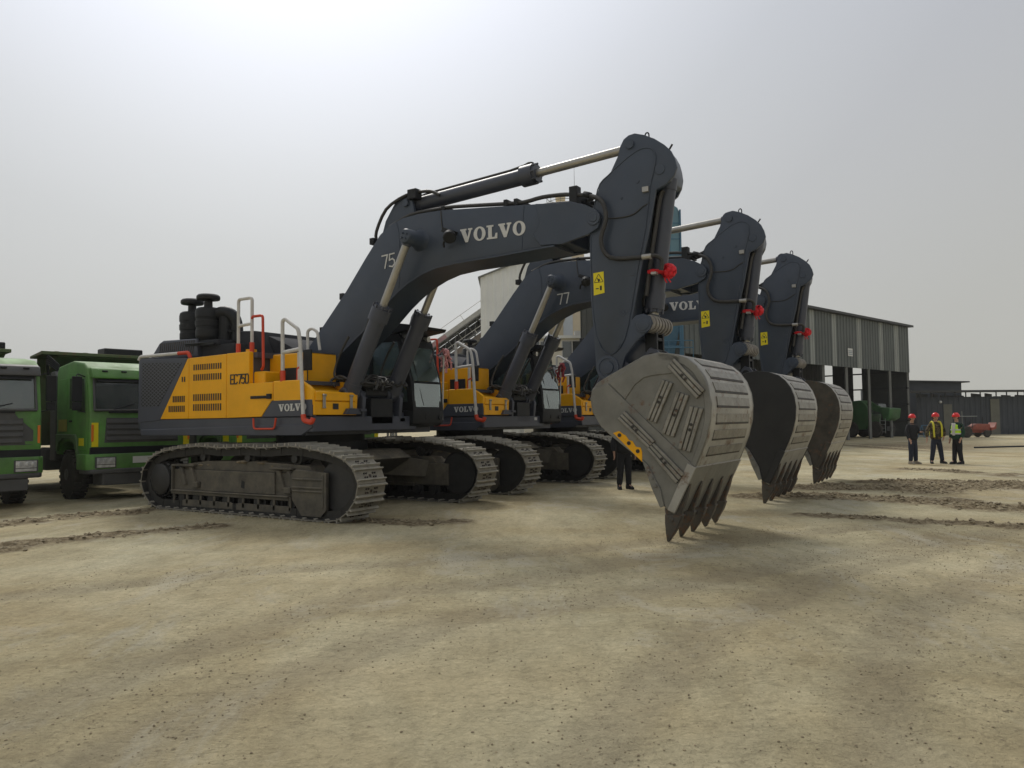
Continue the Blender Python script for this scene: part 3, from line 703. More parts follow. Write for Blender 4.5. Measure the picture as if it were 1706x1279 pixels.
def make_excavator():
    root = thing('excavator', 'charcoal and yellow crawler excavator numbered 75, its grey bucket sides covered in bolted wear strips', 'excavator',
                 exc_origin(0), -TH, 'crawler excavators lined up in a row')
    make_track(root, -1.675, -1); make_track(root, 1.675, 1)
    m = MB()
    m.prism([(-1.5, .95), (-.9, .62), (.9, .62), (1.5, .95), (1.2, 1.12), (-1.2, 1.12)], -1.0, 1.0)
    for s in (-1, 1):
        for t in (-1, 1): m.hexa([(t*.5, s*.6, .62), (t*1.5, s*1.45, .52), (t*.9, s*1.5, .52), (t*.2, s*.8, .62), (t*.5, s*.6, 1.08), (t*1.6, s*1.45, .86), (t*.9, s*1.5, .86), (t*.2, s*.8, 1.08)])
    m.build('undercarriage_frame', 'track_frame_paint', root, bevel=.01)
    m = MB(); m.cyl((0, 0, 1.08), (0, 0, 1.30), .92, n=48); m.cyl((0, 0, 1.30), (0, 0, 1.5), .86, n=48); m.build('slew_ring', 'black_part', root)
    # platform
    m = MB(); m.bb(-3.35, 1.62, -1.74, 1.0, 1.50, 1.765); m.bb(-3.2, 1.40, -1.70, 1.74, 1.44, 1.56); m.bb(.2, 1.60, -1.72, -.7, 1.56, 1.77)
    m.bb(-3.2, -.2, -1.2, 1.72, 1.55, 1.74)
    m.prism([(-3.3, 1.44), (1.35, 1.44), (1.62, 1.58), (1.62, 1.64), (-3.3, 1.56)], -1.76, -1.715)
    m.build('platform', 'dark_paint', root, bevel=.012)
    # counterweight
    m = MB()
    pl = [(-2.9, -1.735), (-3.42, -1.72), (-3.72, -1.55), (-4.1, -.9), (-4.2, 0), (-4.1, .9), (-3.72, 1.55), (-3.42, 1.72), (-2.9, 1.735)]
    m.prism(pl, 1.56, 3.02, ax='z'); cw = m.build('counterweight', 'dark_paint', root, bevel=.04, seg=3)
    m = MB(); m.prism([(-3.42, 1.70), (-2.66, 1.74), (-1.80, 2.94), (-3.36, 3.0)], -1.752, -1.70); sp = m.build('side_cover', 'dark_paint', root, bevel=.008)
    m = MB(); m.prism([(-3.30, 2.02), (-2.72, 2.02), (-1.98, 2.86), (-3.28, 2.92)], -1.758, -1.753); m.build('mesh_grille', 'mesh_grille', sp, smooth=0)
    # side doors (yellow)
    y0, y1 = -1.762, -1.66
    def door(poly, nm='side_door', mt='yellow_paint', yy=(y0, y1), bev=.008): q = MB(); q.prism(poly, *yy); return q.build(nm, mt, root, bevel=bev)
    d1 = door([(-2.645, 1.765), (-1.748, 1.765), (-1.748, 2.93), (-1.79, 2.93)])
    d2 = door([(-1.738, 1.765), (-.635, 1.765), (-.635, 2.955), (-1.738, 2.935)])
    d3 = door([(-.625, 1.765), (.33, 1.775), (.60, 2.06), (.63, 2.06), (.63, 2.385), (.0, 2.385), (.0, 2.965), (-.625, 2.96)])
    def slots(par, x0, x1, n, zs):
        for z0, z1 in zs:
            q = MB()
            for i in range(n):
                x = x0+(x1-x0)*i/(n-1); q.prism([(x-.017, z0), (x+.017, z0), (x+.017, z1), (x-.017, z1)], -1.768, -1.7605)
            q.build('vent', 'slot_dark', par, smooth=0)
    slots(d2, -1.58, -.79, 13, ((2.69, 2.80), (2.49, 2.61), (2.10, 2.23), (1.91, 2.04)))
    slots(d1, -2.22, -1.88, 7, ((2.09, 2.21),)); slots(d1, -2.35, -1.88, 9, ((1.90, 2.02),)); slots(d1, -1.94, -1.87, 2, ((2.48, 2.58),))
    q = MB(); stroke_mb(q, 'EC750', (-.50, -1.7665, 2.39), (1, 0, 0), (0, 0, 1), .165, t=.13, adv=.62); q.build('model_lettering', 'sticker_black', d3, smooth=0)
    q = MB(); q.bb(.06, .60, -1.785, -1.76, 2.10, 2.15); q.bb(.50, .61, -1.80, -1.76, 2.09, 2.18); q.build('handle', 'black_part', d3, bevel=.006)
    door([(.34, 1.77), (1.61, 1.77), (1.61, 2.055), (.61, 2.055)], 'lower_panel', 'dark_paint', (-1.769, -1.66))
    q = MB(); w_ = glyph_mb(q, 'VOLVO', (.80, -1.772, 1.862), (1, 0, .012), (0, 0, 1), .125); q.build('brand_lettering', 'letter_white', root, smooth=0)
    # body core (dark) and yellow recessed tank
    m = MB(); m.bb(-3.3, -.0, -1.66, 1.70, 1.76, 2.92); m.build('engine_housing', 'dark_paint', root, bevel=.01)
    m = MB(); m.bb(.0, .98, -1.30, -.55, 2.36, 2.93); m.bb(-.0, .3, -1.66, -1.30, 2.30, 2.6); m.build('fuel_tank', 'yellow_paint', root, bevel=.02)
    m = MB(); m.bb(.35, .80, -1.32, -1.306, 2.40, 2.66); m.build('tank_recess', 'black_part', root, bevel=.01)
    m = MB(); m.cyl((-.32, -1.45, 2.95), (-.32, -1.45, 3.04), .10, n=20); m.build('filler_cap', 'yellow_paint', root)
    m = MB(); m.bb(-.62, .1, -1.66, -.6, 2.86, 2.955); m.bb(0.02, .98, -1.28, -.6, 2.93, 2.955); m.bb(.02, 1.25, -1.655, -.56, 2.33, 2.395); m.build('walkway', 'dark_paint', root)
    # tool box at the front right
    m = MB()
    m.prism([(.64, 1.80), (1.60, 1.80), (1.625, 2.21), (1.50, 2.30), (1.30, 2.40), (.64, 2.40)], -1.762, -1.68)
    m.prism([(.64, 1.80), (1.60, 1.80), (1.625, 2.21), (1.50, 2.30), (1.30, 2.40), (.64, 2.40)], -.74, -.66)
    m.prism([(.64, 1.80), (1.59, 1.80), (1.60, 2.17), (1.18, 2.26), (1.10, 2.37), (.64, 2.37)], -1.68, -.74)
    tb = m.build('tool_box', 'yellow_paint', root, bevel=.012)
    m = MB(); m.bb(1.60, 1.64, -1.70, -.72, 2.035, 2.19); m.build('box_lid', 'yellow_paint', tb, bevel=.01)
    m = MB(); m.bb(1.595, 1.632, -1.74, -.70, 1.79, 2.022); m.build('box_front', 'yellow_paint', tb, bevel=.01)
    for y in (-1.52, -.86):
        m = MB(); m.bb(1.635, 1.66, y-.03, y+.03, 1.93, 2.15); m.cyl((1.655, y-.04, 2.13), (1.655, y+.04, 2.13), .022, n=8); m.cyl((1.65, y-.035, 1.92), (1.65, y+.035, 1.92), .018, n=8); m.build('latch', 'chrome', tb, bevel=.004)
    m = MB(); m.bb(1.632, 1.642, -1.30, -1.17, 1.89, 1.99); m.build('label_plate', 'sticker_black', tb)
    m = MB(); m.prism([(-1.06, 1.80), (-.66, 1.80), (-.66, 1.905), (-.98, 1.905)], 1.625, 1.70, ax='x'); m.bb(1.6, 1.74, -.70, -.55, 1.85, 1.90); m.build('step_plate', 'dark_paint', tb, bevel=.004)
    # engine hood
    m = MB(); m.prism([(-3.55, 2.98), (-3.18, 3.34), (-3.05, 3.39), (-1.95, 3.36), (-1.92, 2.98)], -1.45, 1.45); hood = m.build('engine_hood', 'dark_paint', root, bevel=.04, seg=3)
    q = MB()
    for i in range(17): x = -3.12+i*.068; q.prism([(x-.055, 3.06), (x-.028, 3.06), (x+.022, 3.33), (x-.005, 3.33)], -1.456, -1.449)
    q.build('louvre_slots', 'slot_dark', hood, smooth=0)
    m = MB(); m.pipe([(-3.45, -1.72, 2.985), (-3.40, -1.72, 3.055), (-2.15, -1.70, 3.055)], .032); m.build('tail_rail', 'white_paint', root)
    m = MB(); m.pipe([(-2.16, -1.70, 3.055), (-1.88, -1.68, 3.06), (-1.84, -1.66, 2.95)], .038); m.build('rail_bracket', 'orange_red', root)
    m = MB(); m.bb(-1.95, -.95, -1.35, 1.3, 2.9, 3.22); m.bb(-2.35, -1.35, -1.4, -.1, 3.2, 3.32)
    m.prism([(-1.25, 2.95), (-1.30, 3.50), (-.70, 3.46), (-.45, 3.0)], -1.05, 1.2); m.prism([(-.6, 2.95), (-.62, 3.38), (-.1, 3.18), (.15, 3.06), (.2, 2.95)], -.8, 1.1)
    m.build('exhaust_hood', 'matte_hood', root, bevel=.03, seg=2)
    # air pre-cleaners
    for x, y, in ((-1.93, -1.2), (-2.70, -1.02)):
        m = MB(); m.lathe((x, y, 3.30), (0, 0, 1), [(0, .12), (.02, .19), (.07, .215), (.09, .232), (.14, .24), (.24, .24), (.25, .23), (.30, .23), (.31, .245), (.42, .25), (.43, .235), (.48, .235), (.49, .248), (.60, .25), (.66, .235), (.69, .20), (.70, .10)], 32)
        pc = m.build('air_cleaner', 'black_part', root)
        m = MB(); m.lathe((x, y, 3.98), (0, 0, 1), [(0, .14), (.02, .085), (.15, .08), (.16, .12), (.175, .215), (.20, .228), (.25, .225), (.28, .195), (.29, .06)], 32); m.build('rain_cap', 'black_part', pc)
    m = MB(); m.tube([(-1.80, -1.15, 3.86), (-1.55, -1.08, 3.90), (-1.40, -1.0, 3.80), (-1.36, -.95, 3.6), (-1.36, -.95, 3.3)], .115, 16); m.bb(-2.35, -1.95, -1.0, -.7, 3.3, 3.75); m.cyl((-1.60, -1.02, 3.2), (-1.60, -1.02, 3.84), .15, n=16)
    m.build('intake_duct', 'black_part', root)
    m = MB(); m.tube([(-2.3, -1.46, 3.27), (-1.9, -1.5, 3.25), (-1.4, -1.35, 3.26)], .02, 6); m.tube([(-1.75, -1.1, 3.52), (-1.3, -1.05, 3.5)], .03, 6); m.bb(-2.3, -1.4, -1.46, -1.2, 3.21, 3.25)
    for x in (-1.65, -1.5): m.cyl((x, -1.1, 3.2), (x, -1.1, 3.62), .05, n=10)
    m.build('cleaner_bracket', 'black_part', root)
    # handrails
    def rail(nm, paths, mt='white_paint', r=.030, par=root): q = MB(); [q.pipe(p, r) for p in paths]; return q.build(nm, mt, par)
    h = rail('handrail', [[(-.50, -1.6, 3.10), (-.50, -1.6, 3.98), (-.12, -1.6, 3.98), (-.12, -1.6, 3.10)], [(-.5, -1.6, 3.48), (-.12, -1.6, 3.50)]])
    for x_ in (-.50, -.12): rail('rail_boot', [[(x_, -1.6, 2.94), (x_, -1.6, 3.15)]], 'orange_red', .043, h)
    rail('grab_pipe', [[(-.12, -1.6, 3.40), (-.12, -1.6, 3.60), (-.05, -1.64, 3.62), (.22, -1.64, 3.62), (.24, -1.64, 2.68), (.15, -1.60, 2.64)]], 'orange_red', .026, h)
    h = rail('handrail', [[(.84, -1.72, 2.40), (.83, -1.72, 3.46), (.90, -1.72, 3.49), (1.29, -1.78, 3.28), (1.35, -1.79, 3.05), (1.46, -1.82, 1.78)], [(.84, -1.72, 2.90), (1.36, -1.79, 2.93)], [(1.12, -1.6, 2.90), (1.12, -1.6, 2.25)]], r=.033)
    rail('rail_boot', [[(.84, -1.72, 2.38), (.84, -1.72, 2.58)]], 'orange_red', .045, h); rail('rail_foot', [[(1.46, -1.82, 1.80), (1.475, -1.82, 1.70), (1.66, -1.82, 1.66), (1.68, -1.80, 1.74)]], 'orange_red', .045, h)
    rail('handrail', [[(.6, -.9, 2.4), (.58, -.9, 3.38), (.70, -.9, 3.42), (.84, -.9, 3.34), (.90, -.9, 3.0)]], r=.028)
    h = rail('step_rail', [[(.17, -1.80, 1.75), (.18, -1.80, 1.56), (.72, -1.80, 1.56), (.76, -1.80, 1.75)]], 'orange_red', .018)
    rail('handrail', [[(1.1, -1.62, 2.3), (1.1, -1.62, 2.62), (1.2, -1.62, 2.64)]], 'orange_red', .02)
    m = MB(); m.bb(1.10, 1.30, -1.50, -1.46, 2.58, 2.95); m.cyl((1.2, -1.48, 2.38), (1.2, -1.48, 2.6), .012, n=6); m.build('wing_mirror', 'black_part', root, bevel=.015)
    for s in (0,):   # left catwalk rail
        rail('handrail', [[(.7, 1.86, 1.62), (1.55, 1.86, 1.62)], [(1.62, 1.86, 1.68), (1.66, 1.88, 3.05)], [(.2, 1.84, 1.72), (.2, 1.84, 1.5), (.6, 1.84, 1.5), (.6, 1.84, 1.7)]], r=.02)
    # cab
    make_cab(root)
    # centre: boom foot brackets, valves, hoses
    m = MB()
    for y in (-.52, .52): m.prism([(-.75, 1.75), (1.62, 1.75), (1.66, 2.10), (1.50, 2.34), (1.32, 2.30), (.9, 2.05), (.25, 2.45), (-.1, 2.55), (-.45, 2.4)], y-.045, y+.045)
    m.bb(-.7, 1.5, -.5, .78, 1.74, 1.84); m.bb(-.8, .3, -.6, .76, 1.8, 2.3)
    for y in (-.72, .43): m.cyl((1.48, y-.2, 2.18), (1.48, y+.2, 2.18), .1, n=16)
    m.cyl((1.48, -.92, 2.18), (1.48, .74, 2.18), .06, n=12)
    m.build('boom_bracket', 'dark_paint', root, bevel=.01)
    m = MB(); rnd = random.Random(2)
    m.bb(1.25, 1.55, -.35, .35, 2.15, 2.42); m.bb(1.30, 1.62, -.30, .30, 1.62, 2.1)
    for i in range(8): y = -.3+i*.085; m.cyl((1.5, y, 2.30), (1.62, y, 2.30), .035, n=8)
    m.build('valve_block', 'black_part', root, bevel=.01)
    m = MB()
    for i in range(7):
        y = -.30+i*.10+rnd.uniform(-.03, .03); m.tube([(1.6, y, 2.30), (1.74+rnd.uniform(-.05, .06), y+rnd.uniform(-.12, .12), 2.32+rnd.uniform(-.08, .08)), (1.62, y+rnd.uniform(-.2, .2), 2.46+rnd.uniform(-.06, .10)), (1.25, y*.6, 2.52)], .022, 8)
    for s in (-1, 1):
        y = -.10+s*.62
        m.tube([(1.62, s*.35, 2.42), (1.52, y-s*.25, 2.40), (1.36, y-.2*1, 2.46), (1.30, y-.19, 2.62), (1.45, y-.18, 2.95), (1.62, y-.17, 3.2)], .024, 8)
        m.tube([(1.60, s*.3, 2.52), (1.75, y, 2.35), (1.60, y+.2, 2.40), (1.44, y+.19, 2.56)], .022, 8)
        m.tube([(1.30, y-.2, 2.32), (1.15, y-.15, 2.42), (1.3, y-.05, 2.5), (1.58, y-.1, 2.42), (1.7, s*.3, 2.36)], .026, 8)
    m.tube([(1.02, -.55, 2.46), (1.2, -.7, 2.47), (1.5, -.62, 2.36), (1.66, -.3, 2.33)], .035, 8)
    m.build('hydraulic_hoses', 'hose_rubber', root)
    m = MB()
    for y in (-.22, -.1, .05, .2): m.cyl((1.62, y, 2.36), (1.72, y, 2.42), .024, n=8)
    m.build('hose_fittings', 'chrome', root)
    m = MB(); m.bb(1.56, 1.62, .52, .66, 1.66, 1.73); m.build('data_plate', 'sticker_white', root)
    make_boom(root); make_arm(root); make_bucket(root, 'grey')
    return root

def make_cab(root):
    A, B_ = .80, 1.78
    m = MB()
    xb0, xb1, xt0, xt1 = -.10, 1.70, -.05, 1.40    # bottom / top fore-aft
    m.prism([(-.1, 1.56), (1.60, 1.56), (1.70, 1.62), (1.72, 1.88), (-.1, 1.88)], A, B_)          # sill
    m.prism([(-.1, 3.30), (1.42, 3.26), (1.42, 3.34), (1.30, 3.42), (-.02, 3.42), (-.1, 3.38)], A, B_)   # roof
    for y0, y1 in ((A, A+.07), (B_-.07, B_)):
        m.prism([(-.1, 1.86), (.02, 1.86), (.02, 3.31), (-.1, 3.31)], y0, y1)
        m.prism([(.60, 1.86), (.69, 1.86), (.62, 3.31), (.53, 3.31)], y0, y1)
        m.prism([(1.59, 1.86), (1.72, 1.86), (1.66, 2.45), (1.42, 3.28), (1.30, 3.28), (1.54, 2.35)], y0-(.06 if y0 > 1 else 0), y1+(0 if y0 > 1 else .03))
        m.prism([(.65, 1.86), (1.6, 1.86), (1.58, 2.05), (.66, 2.12)], y0+.01, y1-.01)
    m.prism([(-.1, 1.86), (-.02, 1.86), (-.02, 2.5), (-.1, 2.5)], A+.02, B_-.02)
    m.prism([(1.655, 1.86), (1.715, 1.86), (1.71, 1.95), (1.65, 1.95)], A, B_); m.prism([(1.38, 3.18), (1.47, 3.16), (1.44, 3.30), (1.36, 3.30)], A, B_)
    m.prism([(1.60, 2.42), (1.655, 2.42), (1.64, 2.47), (1.59, 2.47)], A+.05, B_-.05)
    cab = m.build('cab', 'black_part', root, bevel=.012, seg=2)
    m = MB(); m.prism([(1.70, 1.95), (1.675, 2.42), (1.68, 2.42), (1.705, 1.95)], A+.07, B_-.07); m.prism([(1.665, 2.47), (1.435, 3.26), (1.44, 3.26), (1.67, 2.47)], A+.07, B_-.07)
    m.build('front_window', 'cab_glass', cab, smooth=0)
    for y, s in ((A+.02, 1), (B_-.025, 1)):
        m = MB(); m.prism([(.03, 1.9), (.60, 1.9), (.54, 3.3), (.03, 3.3)], y, y+.006); m.prism([(.69, 2.1), (1.55, 2.05), (1.52, 2.4), (1.30, 3.27), (.63, 3.3)], y, y+.006); m.build('side_window', 'cab_glass', cab, smooth=0)
    m = MB(); m.bb(-.085, -.078, A+.07, B_-.07, 2.5, 3.3); m.build('rear_window', 'cab_glass', cab, smooth=0)
    m = MB(); m.bb(.30, .85, 1.05, 1.55, 1.95, 2.15); m.prism([(.28, 2.1), (.45, 2.12), (.32, 2.85), (.18, 2.85)], 1.07, 1.53); m.bb(.20, .32, 1.16, 1.44, 2.86, 3.05); m.build('seat', 'seat_fabric', cab, bevel=.03, seg=2)
    m = MB(); m.bb(.35, 1.0, .92, 1.03, 2.0, 2.35); m.bb(.35, 1.0, 1.58, 1.68, 2.0, 2.35); m.cyl((.95, .97, 2.35), (.97, .97, 2.5), .02, n=8); m.cyl((.95, 1.63, 2.35), (.97, 1.63, 2.5), .02, n=8); m.bb(1.38, 1.52, .92, 1.05, 1.95, 2.62); m.bb(1.30, 1.35, .90, 1.12, 2.5, 2.75)
    for y in (1.2, 1.4): m.cyl((1.42, y, 1.9), (1.35, y, 2.3), .018, n=6)
    m.build('controls', 'interior_grey', cab, bevel=.01)
    m = MB(); m.prism([(.5, 3.48), (.6, 3.42), (1.40, 3.45), (1.80, 3.50), (1.83, 3.56), (1.3, 3.64), (.7, 3.60)], A-.05, B_-.02); m.bb(.6, 1.35, A+.05, B_-.05, 3.38, 3.50)
    m.build('sun_visor', 'black_part', cab, bevel=.006)
    m = MB(); m.bb(.55, .92, A-.004, B_-.2, 3.42, 3.50); m.build('roof_hatch', 'orange_inner', cab, bevel=.01)
    for y in (.95, 1.62):
        m = MB(); m.cyl((1.36, y, 3.38), (1.47, y, 3.37), .055, .06, n=14); m.build('work_light', 'lamp_glass', cab)
    m = MB(); m.cyl((1.715, 1.66, 1.73), (1.735, 1.66, 1.73), .05, n=16); m.bb(1.70, 1.722, 1.2, 1.26, 1.70, 1.80); m.build('socket_cover', 'black_part', cab)
    m = MB(); m.tube([(1.70, 1.15, 1.98), (1.68, 1.05, 2.3), (1.60, 1.0, 2.75), (1.52, .98, 3.0)], .010, 6, smooth=2); m.bb(1.695, 1.715, .96, .985, 2.1, 3.2) if False else None; m.build('wiper', 'black_part', cab)
    m = MB(); m.cyl((1.55, 1.80, 3.05), (1.60, 1.98, 3.08), .015, n=6); m.box((1.62, 2.02, 3.02), (.05, .16, .36), (0, 0, R(-15))); m.build('wing_mirror', 'black_part', cab, bevel=.012)
    m = MB(); m.box((1.62, .66, 2.9), (.04, .18, .36), (0, 0, R(10))); m.cyl((1.52, .82, 3.05), (1.60, .7, 3.02), .012, n=6); m.build('wing_mirror', 'cab_glass', cab)

def cyl_unit(root, nm, foot, head, y, rb, rr, fr, collar=1.25, foot_eye=.13, mt='dark_paint'):
    """barrel from foot, rod to head; fr: share of the length that is barrel"""
    a, b = Vector((foot[0], y, foot[1])), Vector((head[0], y, head[1])); d = (b-a).normalized(); L = (b-a).length
    m = MB(); e = a+d*L*fr
    m.cyl(a+d*.08, e, rb, n=24); m.cyl(e-d*.26, e-d*.02, rb*collar, n=24); m.cyl(e-d*.08, e+d*.03, rb*collar*.86, n=24); m.cyl(a+d*.05, a+d*.22, rb*1.08, n=24)
    m.cyl(a-Vector((0, .13, 0)), a+Vector((0, .13, 0)), foot_eye, n=20)
    for t in range(8):
        an = t*math.pi/4; u = Vector((0, 1, 0)); v = d.cross(u); p = (u*math.cos(an)+v*math.sin(an))*rb*collar*.9; m.cyl(e+p-d*.03, e+p+d*.045, .018, n=6)
    c = m.build(nm, mt, root)
    m = MB(); m.cyl(e, b-d*.06, rr, n=20); m.build('piston_rod', 'chrome', c)
    m = MB(); m.cyl(b-Vector((0, .12, 0)), b+Vector((0, .12, 0)), rr*1.75, n=20); m.cyl(b-d*.16, b-d*.02, rr*1.25, n=16); m.build('rod_eye', mt, c)
    u = Vector((0, -1, 0)); v = d.cross(Vector((0, 1, 0)))
    m = MB(); o = v*(rb*1.02+.03) if v.z > 0 else -v*(rb*1.02+.03)
    m.tube([a+d*.25+o*.8, a+d*.35+o, e-d*.5+o, e-d*.14+o*1.25, e-d*.05+o*1.1], .022, 8, smooth=2); m.build('cylinder_pipe', 'hose_rubber', c)
    return c

def make_boom(root):
    prof = [(-.30, 1.95), (-.42, 2.15), (-.36, 2.40), (-.02, 2.78), (.06, 3.09), (1.09, 4.13), (1.60, 4.72), (1.95, 5.10), (2.20, 5.25), (2.50, 5.33), (2.86, 5.355), (3.36, 5.34), (4.43, 5.23), (5.55, 5.11), (5.60, 4.43), (5.39, 4.43), (4.49, 4.40), (3.68, 4.39), (3.25, 4.355), (2.95, 4.28), (2.62, 4.15), (2.36, 4.0), (2.10, 3.82), (1.54, 3.36), (.80, 2.86), (.28, 2.50), (.05, 2.22), (-.02, 2.02), (-.12, 1.92)]
    m = MB(); m.prism(prof, -.42, .26); m.cyl((-.2, -.50, 2.1), (-.2, .50, 2.1), .16, n=24)
    bo = m.build('boom', 'boom_paint', root, bevel=.014, seg=2)
    # lower and upper flange strips
    m = MB()
    def strip(pts, w_, y0, y1):
        P = [Vector(p) for p in pts]; Q = []
        for i, p in enumerate(P): d = (P[min(i+1, len(P)-1)]-P[max(i-1, 0)]).normalized(); Q.append(p+Vector((d.y, -d.x))*w_)
        k = len(P)
        vs = [(p.x, y0, p.y) for p in P]+[(p.x, y0, p.y) for p in Q]+[(p.x, y1, p.y) for p in P]+[(p.x, y1, p.y) for p in Q]; fs = []
        for i in range(k-1): fs += [(i, i+1, k+i+1, k+i), (2*k+i, 3*k+i, 3*k+i+1, 2*k+i+1), (i, 2*k+i, 2*k+i+1, i+1), (k+i, k+i+1, 3*k+i+1, 3*k+i)]
        fs += [(0, k, 3*k, 2*k), (k-1, 3*k-1, 4*k-1, 2*k-1)]; m.add(vs, fs)
    low = [(.30, 2.505), (.80, 2.85), (1.54, 3.35), (2.10, 3.81), (2.36, 3.99), (2.62, 4.14), (2.95, 4.27), (3.25, 4.345), (3.68, 4.38), (4.49, 4.39), (5.39, 4.42), (5.62, 4.42)]
    strip(low, .028, -.455, .295)
    m.build('flange', 'boom_paint', bo, bevel=.004)
    m = MB()   # fork nose plates with raised weld outline
    nose = [(5.27, 5.14), (5.55, 5.10), (5.91, 5.075), (6.17, 4.98), (6.36, 4.87), (6.43, 4.73), (6.38, 4.59), (6.20, 4.51), (5.75, 4.42), (5.36, 4.45), (5.22, 4.62), (5.36, 4.80)]
    for y in (-.41, .41): m.prism(nose, y-.03, y+.03)
    m.bb(5.3, 5.62, .2, .38, 4.5, 5.0)
    for s in (-1, 1): m.cyl((6.31, s*.40, 4.75), (6.31, s*.465, 4.75), .115, n=24); m.cyl((6.31, s*.46, 4.75), (6.31, s*.475, 4.75), .07, n=18)
    m.bb(5.55, 5.80, -.4, .4, 4.46, 5.08)
    m.build('fork_nose', 'boom_paint', bo, bevel=.01)
    m = MB()   # cylinder pin boss
    for s in (-1, 1):
        m = MB(); m.lathe((2.89, -.08+s*.32, 4.87), (0, s, 0), [(0, .22), (.03, .19), (.10, .16), (.16, .14), (.42, .13), (.45, .11), (.46, .02)], 24)
        for t in range(4): an = t*math.pi/2+.5; m.cyl((2.89+.06*math.cos(an), -.08+s*.775, 4.87+.06*math.sin(an)), (2.89+.06*math.cos(an), -.08+s*.80, 4.87+.06*math.sin(an)), .018, n=6)
        m.build('pin_boss', 'boom_paint', bo)
    m = MB()
    for y in (-.2, .2): m.prism([(1.78, 5.0), (1.92, 5.40), (2.22, 5.80), (2.36, 5.82), (2.55, 5.74), (2.60, 5.52), (2.62, 5.30)], y-.03, y+.03)
    m.cyl((2.42, -.27, 5.66), (2.42, .27, 5.66), .07, n=16); m.build('cylinder_bracket', 'boom_paint', bo, bevel=.006)
    m = MB(); m.tube([(5.05, -.424, 5.16), (5.02, -.424, 4.8), (5.0, -.424, 4.44)], .008, 5); m.tube([(2.35, -.424, 5.28), (2.42, -.424, 4.9), (2.40, -.424, 4.05)], .006, 5); m.build('weld_seam', 'boom_paint', bo)
    q = MB(); ux = Vector((1.42, 0, -.035)).normalized(); uz = Vector((.035, 0, 1)).normalized()
    glyph_mb(q, 'VOLVO', (3.78, -.427, 4.70), ux, (-.02, 0, 1), .235, gap=.10); q.build('brand_lettering', 'letter_white', bo, smooth=0)
    make_number(bo, '75', (2.02, -.427, 4.46))
    # hoses and pipes along the top
    m = MB()
    m.tube([(1.72, -.25, 5.02), (1.74, -.28, 5.22), (1.98, -.28, 5.60), (2.35, -.25, 5.78), (2.62, -.22, 5.82), (2.95, -.2, 5.80), (3.15, -.18, 5.70)], .030, 8)
    m.tube([(1.85, .0, 5.05), (1.90, -.05, 5.30), (2.08, -.08, 5.62), (2.45, -.1, 5.84), (2.8, -.1, 5.86)], .028, 8)
    m.tube([(1.95, .2, 5.15), (2.0, .22, 5.5), (2.3, .25, 5.80), (2.8, .2, 5.84)], .028, 8)
    m.tube([(2.1, -.32, 5.24), (2.6, -.33, 5.39), (3.2, -.33, 5.40), (3.6, -.33, 5.385), (4.6, -.33, 5.27), (5.0, -.33, 5.235), (5.35, -.33, 5.26), (5.75, -.33, 5.235), (6.1, -.36, 5.16), (6.28, -.42, 5.10), (6.47, -.47, 4.97), (6.53, -.47, 4.70), (6.44, -.47, 4.42), (6.48, -.45, 4.20), (6.66, -.43, 4.08), (7.2, -.40, 4.05)], .034, 10)
    m.tube([(2.3, .05, 5.34), (3.0, .05, 5.42), (4.4, .05, 5.29), (5.3, .05, 5.24), (6.0, .05, 5.2), (6.5, .05, 5.4)], .034, 8)
    m.tube([(2.3, .25, 5.34), (3.0, .25, 5.42), (4.4, .25, 5.29), (5.3, .25, 5.24), (6.0, .25, 5.2), (6.5, .25, 5.4)], .034, 8)
    m.tube([(3.36, -.425, 5.33), (3.38, -.432, 5.1), (3.42, -.435, 4.96), (3.52, -.45, 4.94)], .009, 6, smooth=2)
    m.build('boom_hoses', 'hose_rubber', bo)
    m = MB()
    for x, z in ((3.36, 5.37), (4.66, 5.27), (4.86, 5.255), (5.93, 5.20)): q = MB(); q.bb(x-.035, x+.035, -.38, .32, z-.06, z+.055); q.build('hose_clamp', 'black_part', bo, bevel=.005)
    m.bb(5.86, 6.0, -.39, -.24, 5.05, 5.33); m.cyl((6.12, -.37, 5.17), (6.24, -.40, 5.12), .055, n=6); m.bb(2.5, 2.7, -.3, -.12, 5.70, 5.88); m.cyl((2.44, -.2, 5.77), (2.6, -.2, 5.84), .05, n=6)
    for x, z in ((1.72, 5.02), (.95, 4.06), (.42, 3.45)): q = MB(); q.bb(x-.05, x+.05, -.40, -.25, z-.06, z+.06); q.build('hose_clamp', 'black_part', bo, bevel=.005)
    m.build('hose_fitting', 'black_part', bo, bevel=.005)
    m = MB(); m.lathe((3.64, -.56, 4.86), (.42, -.55, -.55), [(0, .07), (.05, .10), (.16, .115), (.18, .10)], 16); m.prism([(3.46, 4.92), (3.50, 4.99), (3.72, 4.90), (3.70, 4.84)], -.56, -.42); m.tube([(3.60, -.55, 4.8), (3.52, -.56, 4.72), (3.48, -.5, 4.66)], .02, 6)
    m.build('work_light', 'black_part', bo)
    # cylinders
    for y in (-.72, .43): cyl_unit(root, 'boom_cylinder', (1.48, 2.18), (2.89, 4.87), y, .145, .068, .56)
    cyl_unit(root, 'arm_cylinder', (2.42, 5.66), (6.80, 5.885), 0, .135, .07, .60, 1.32)

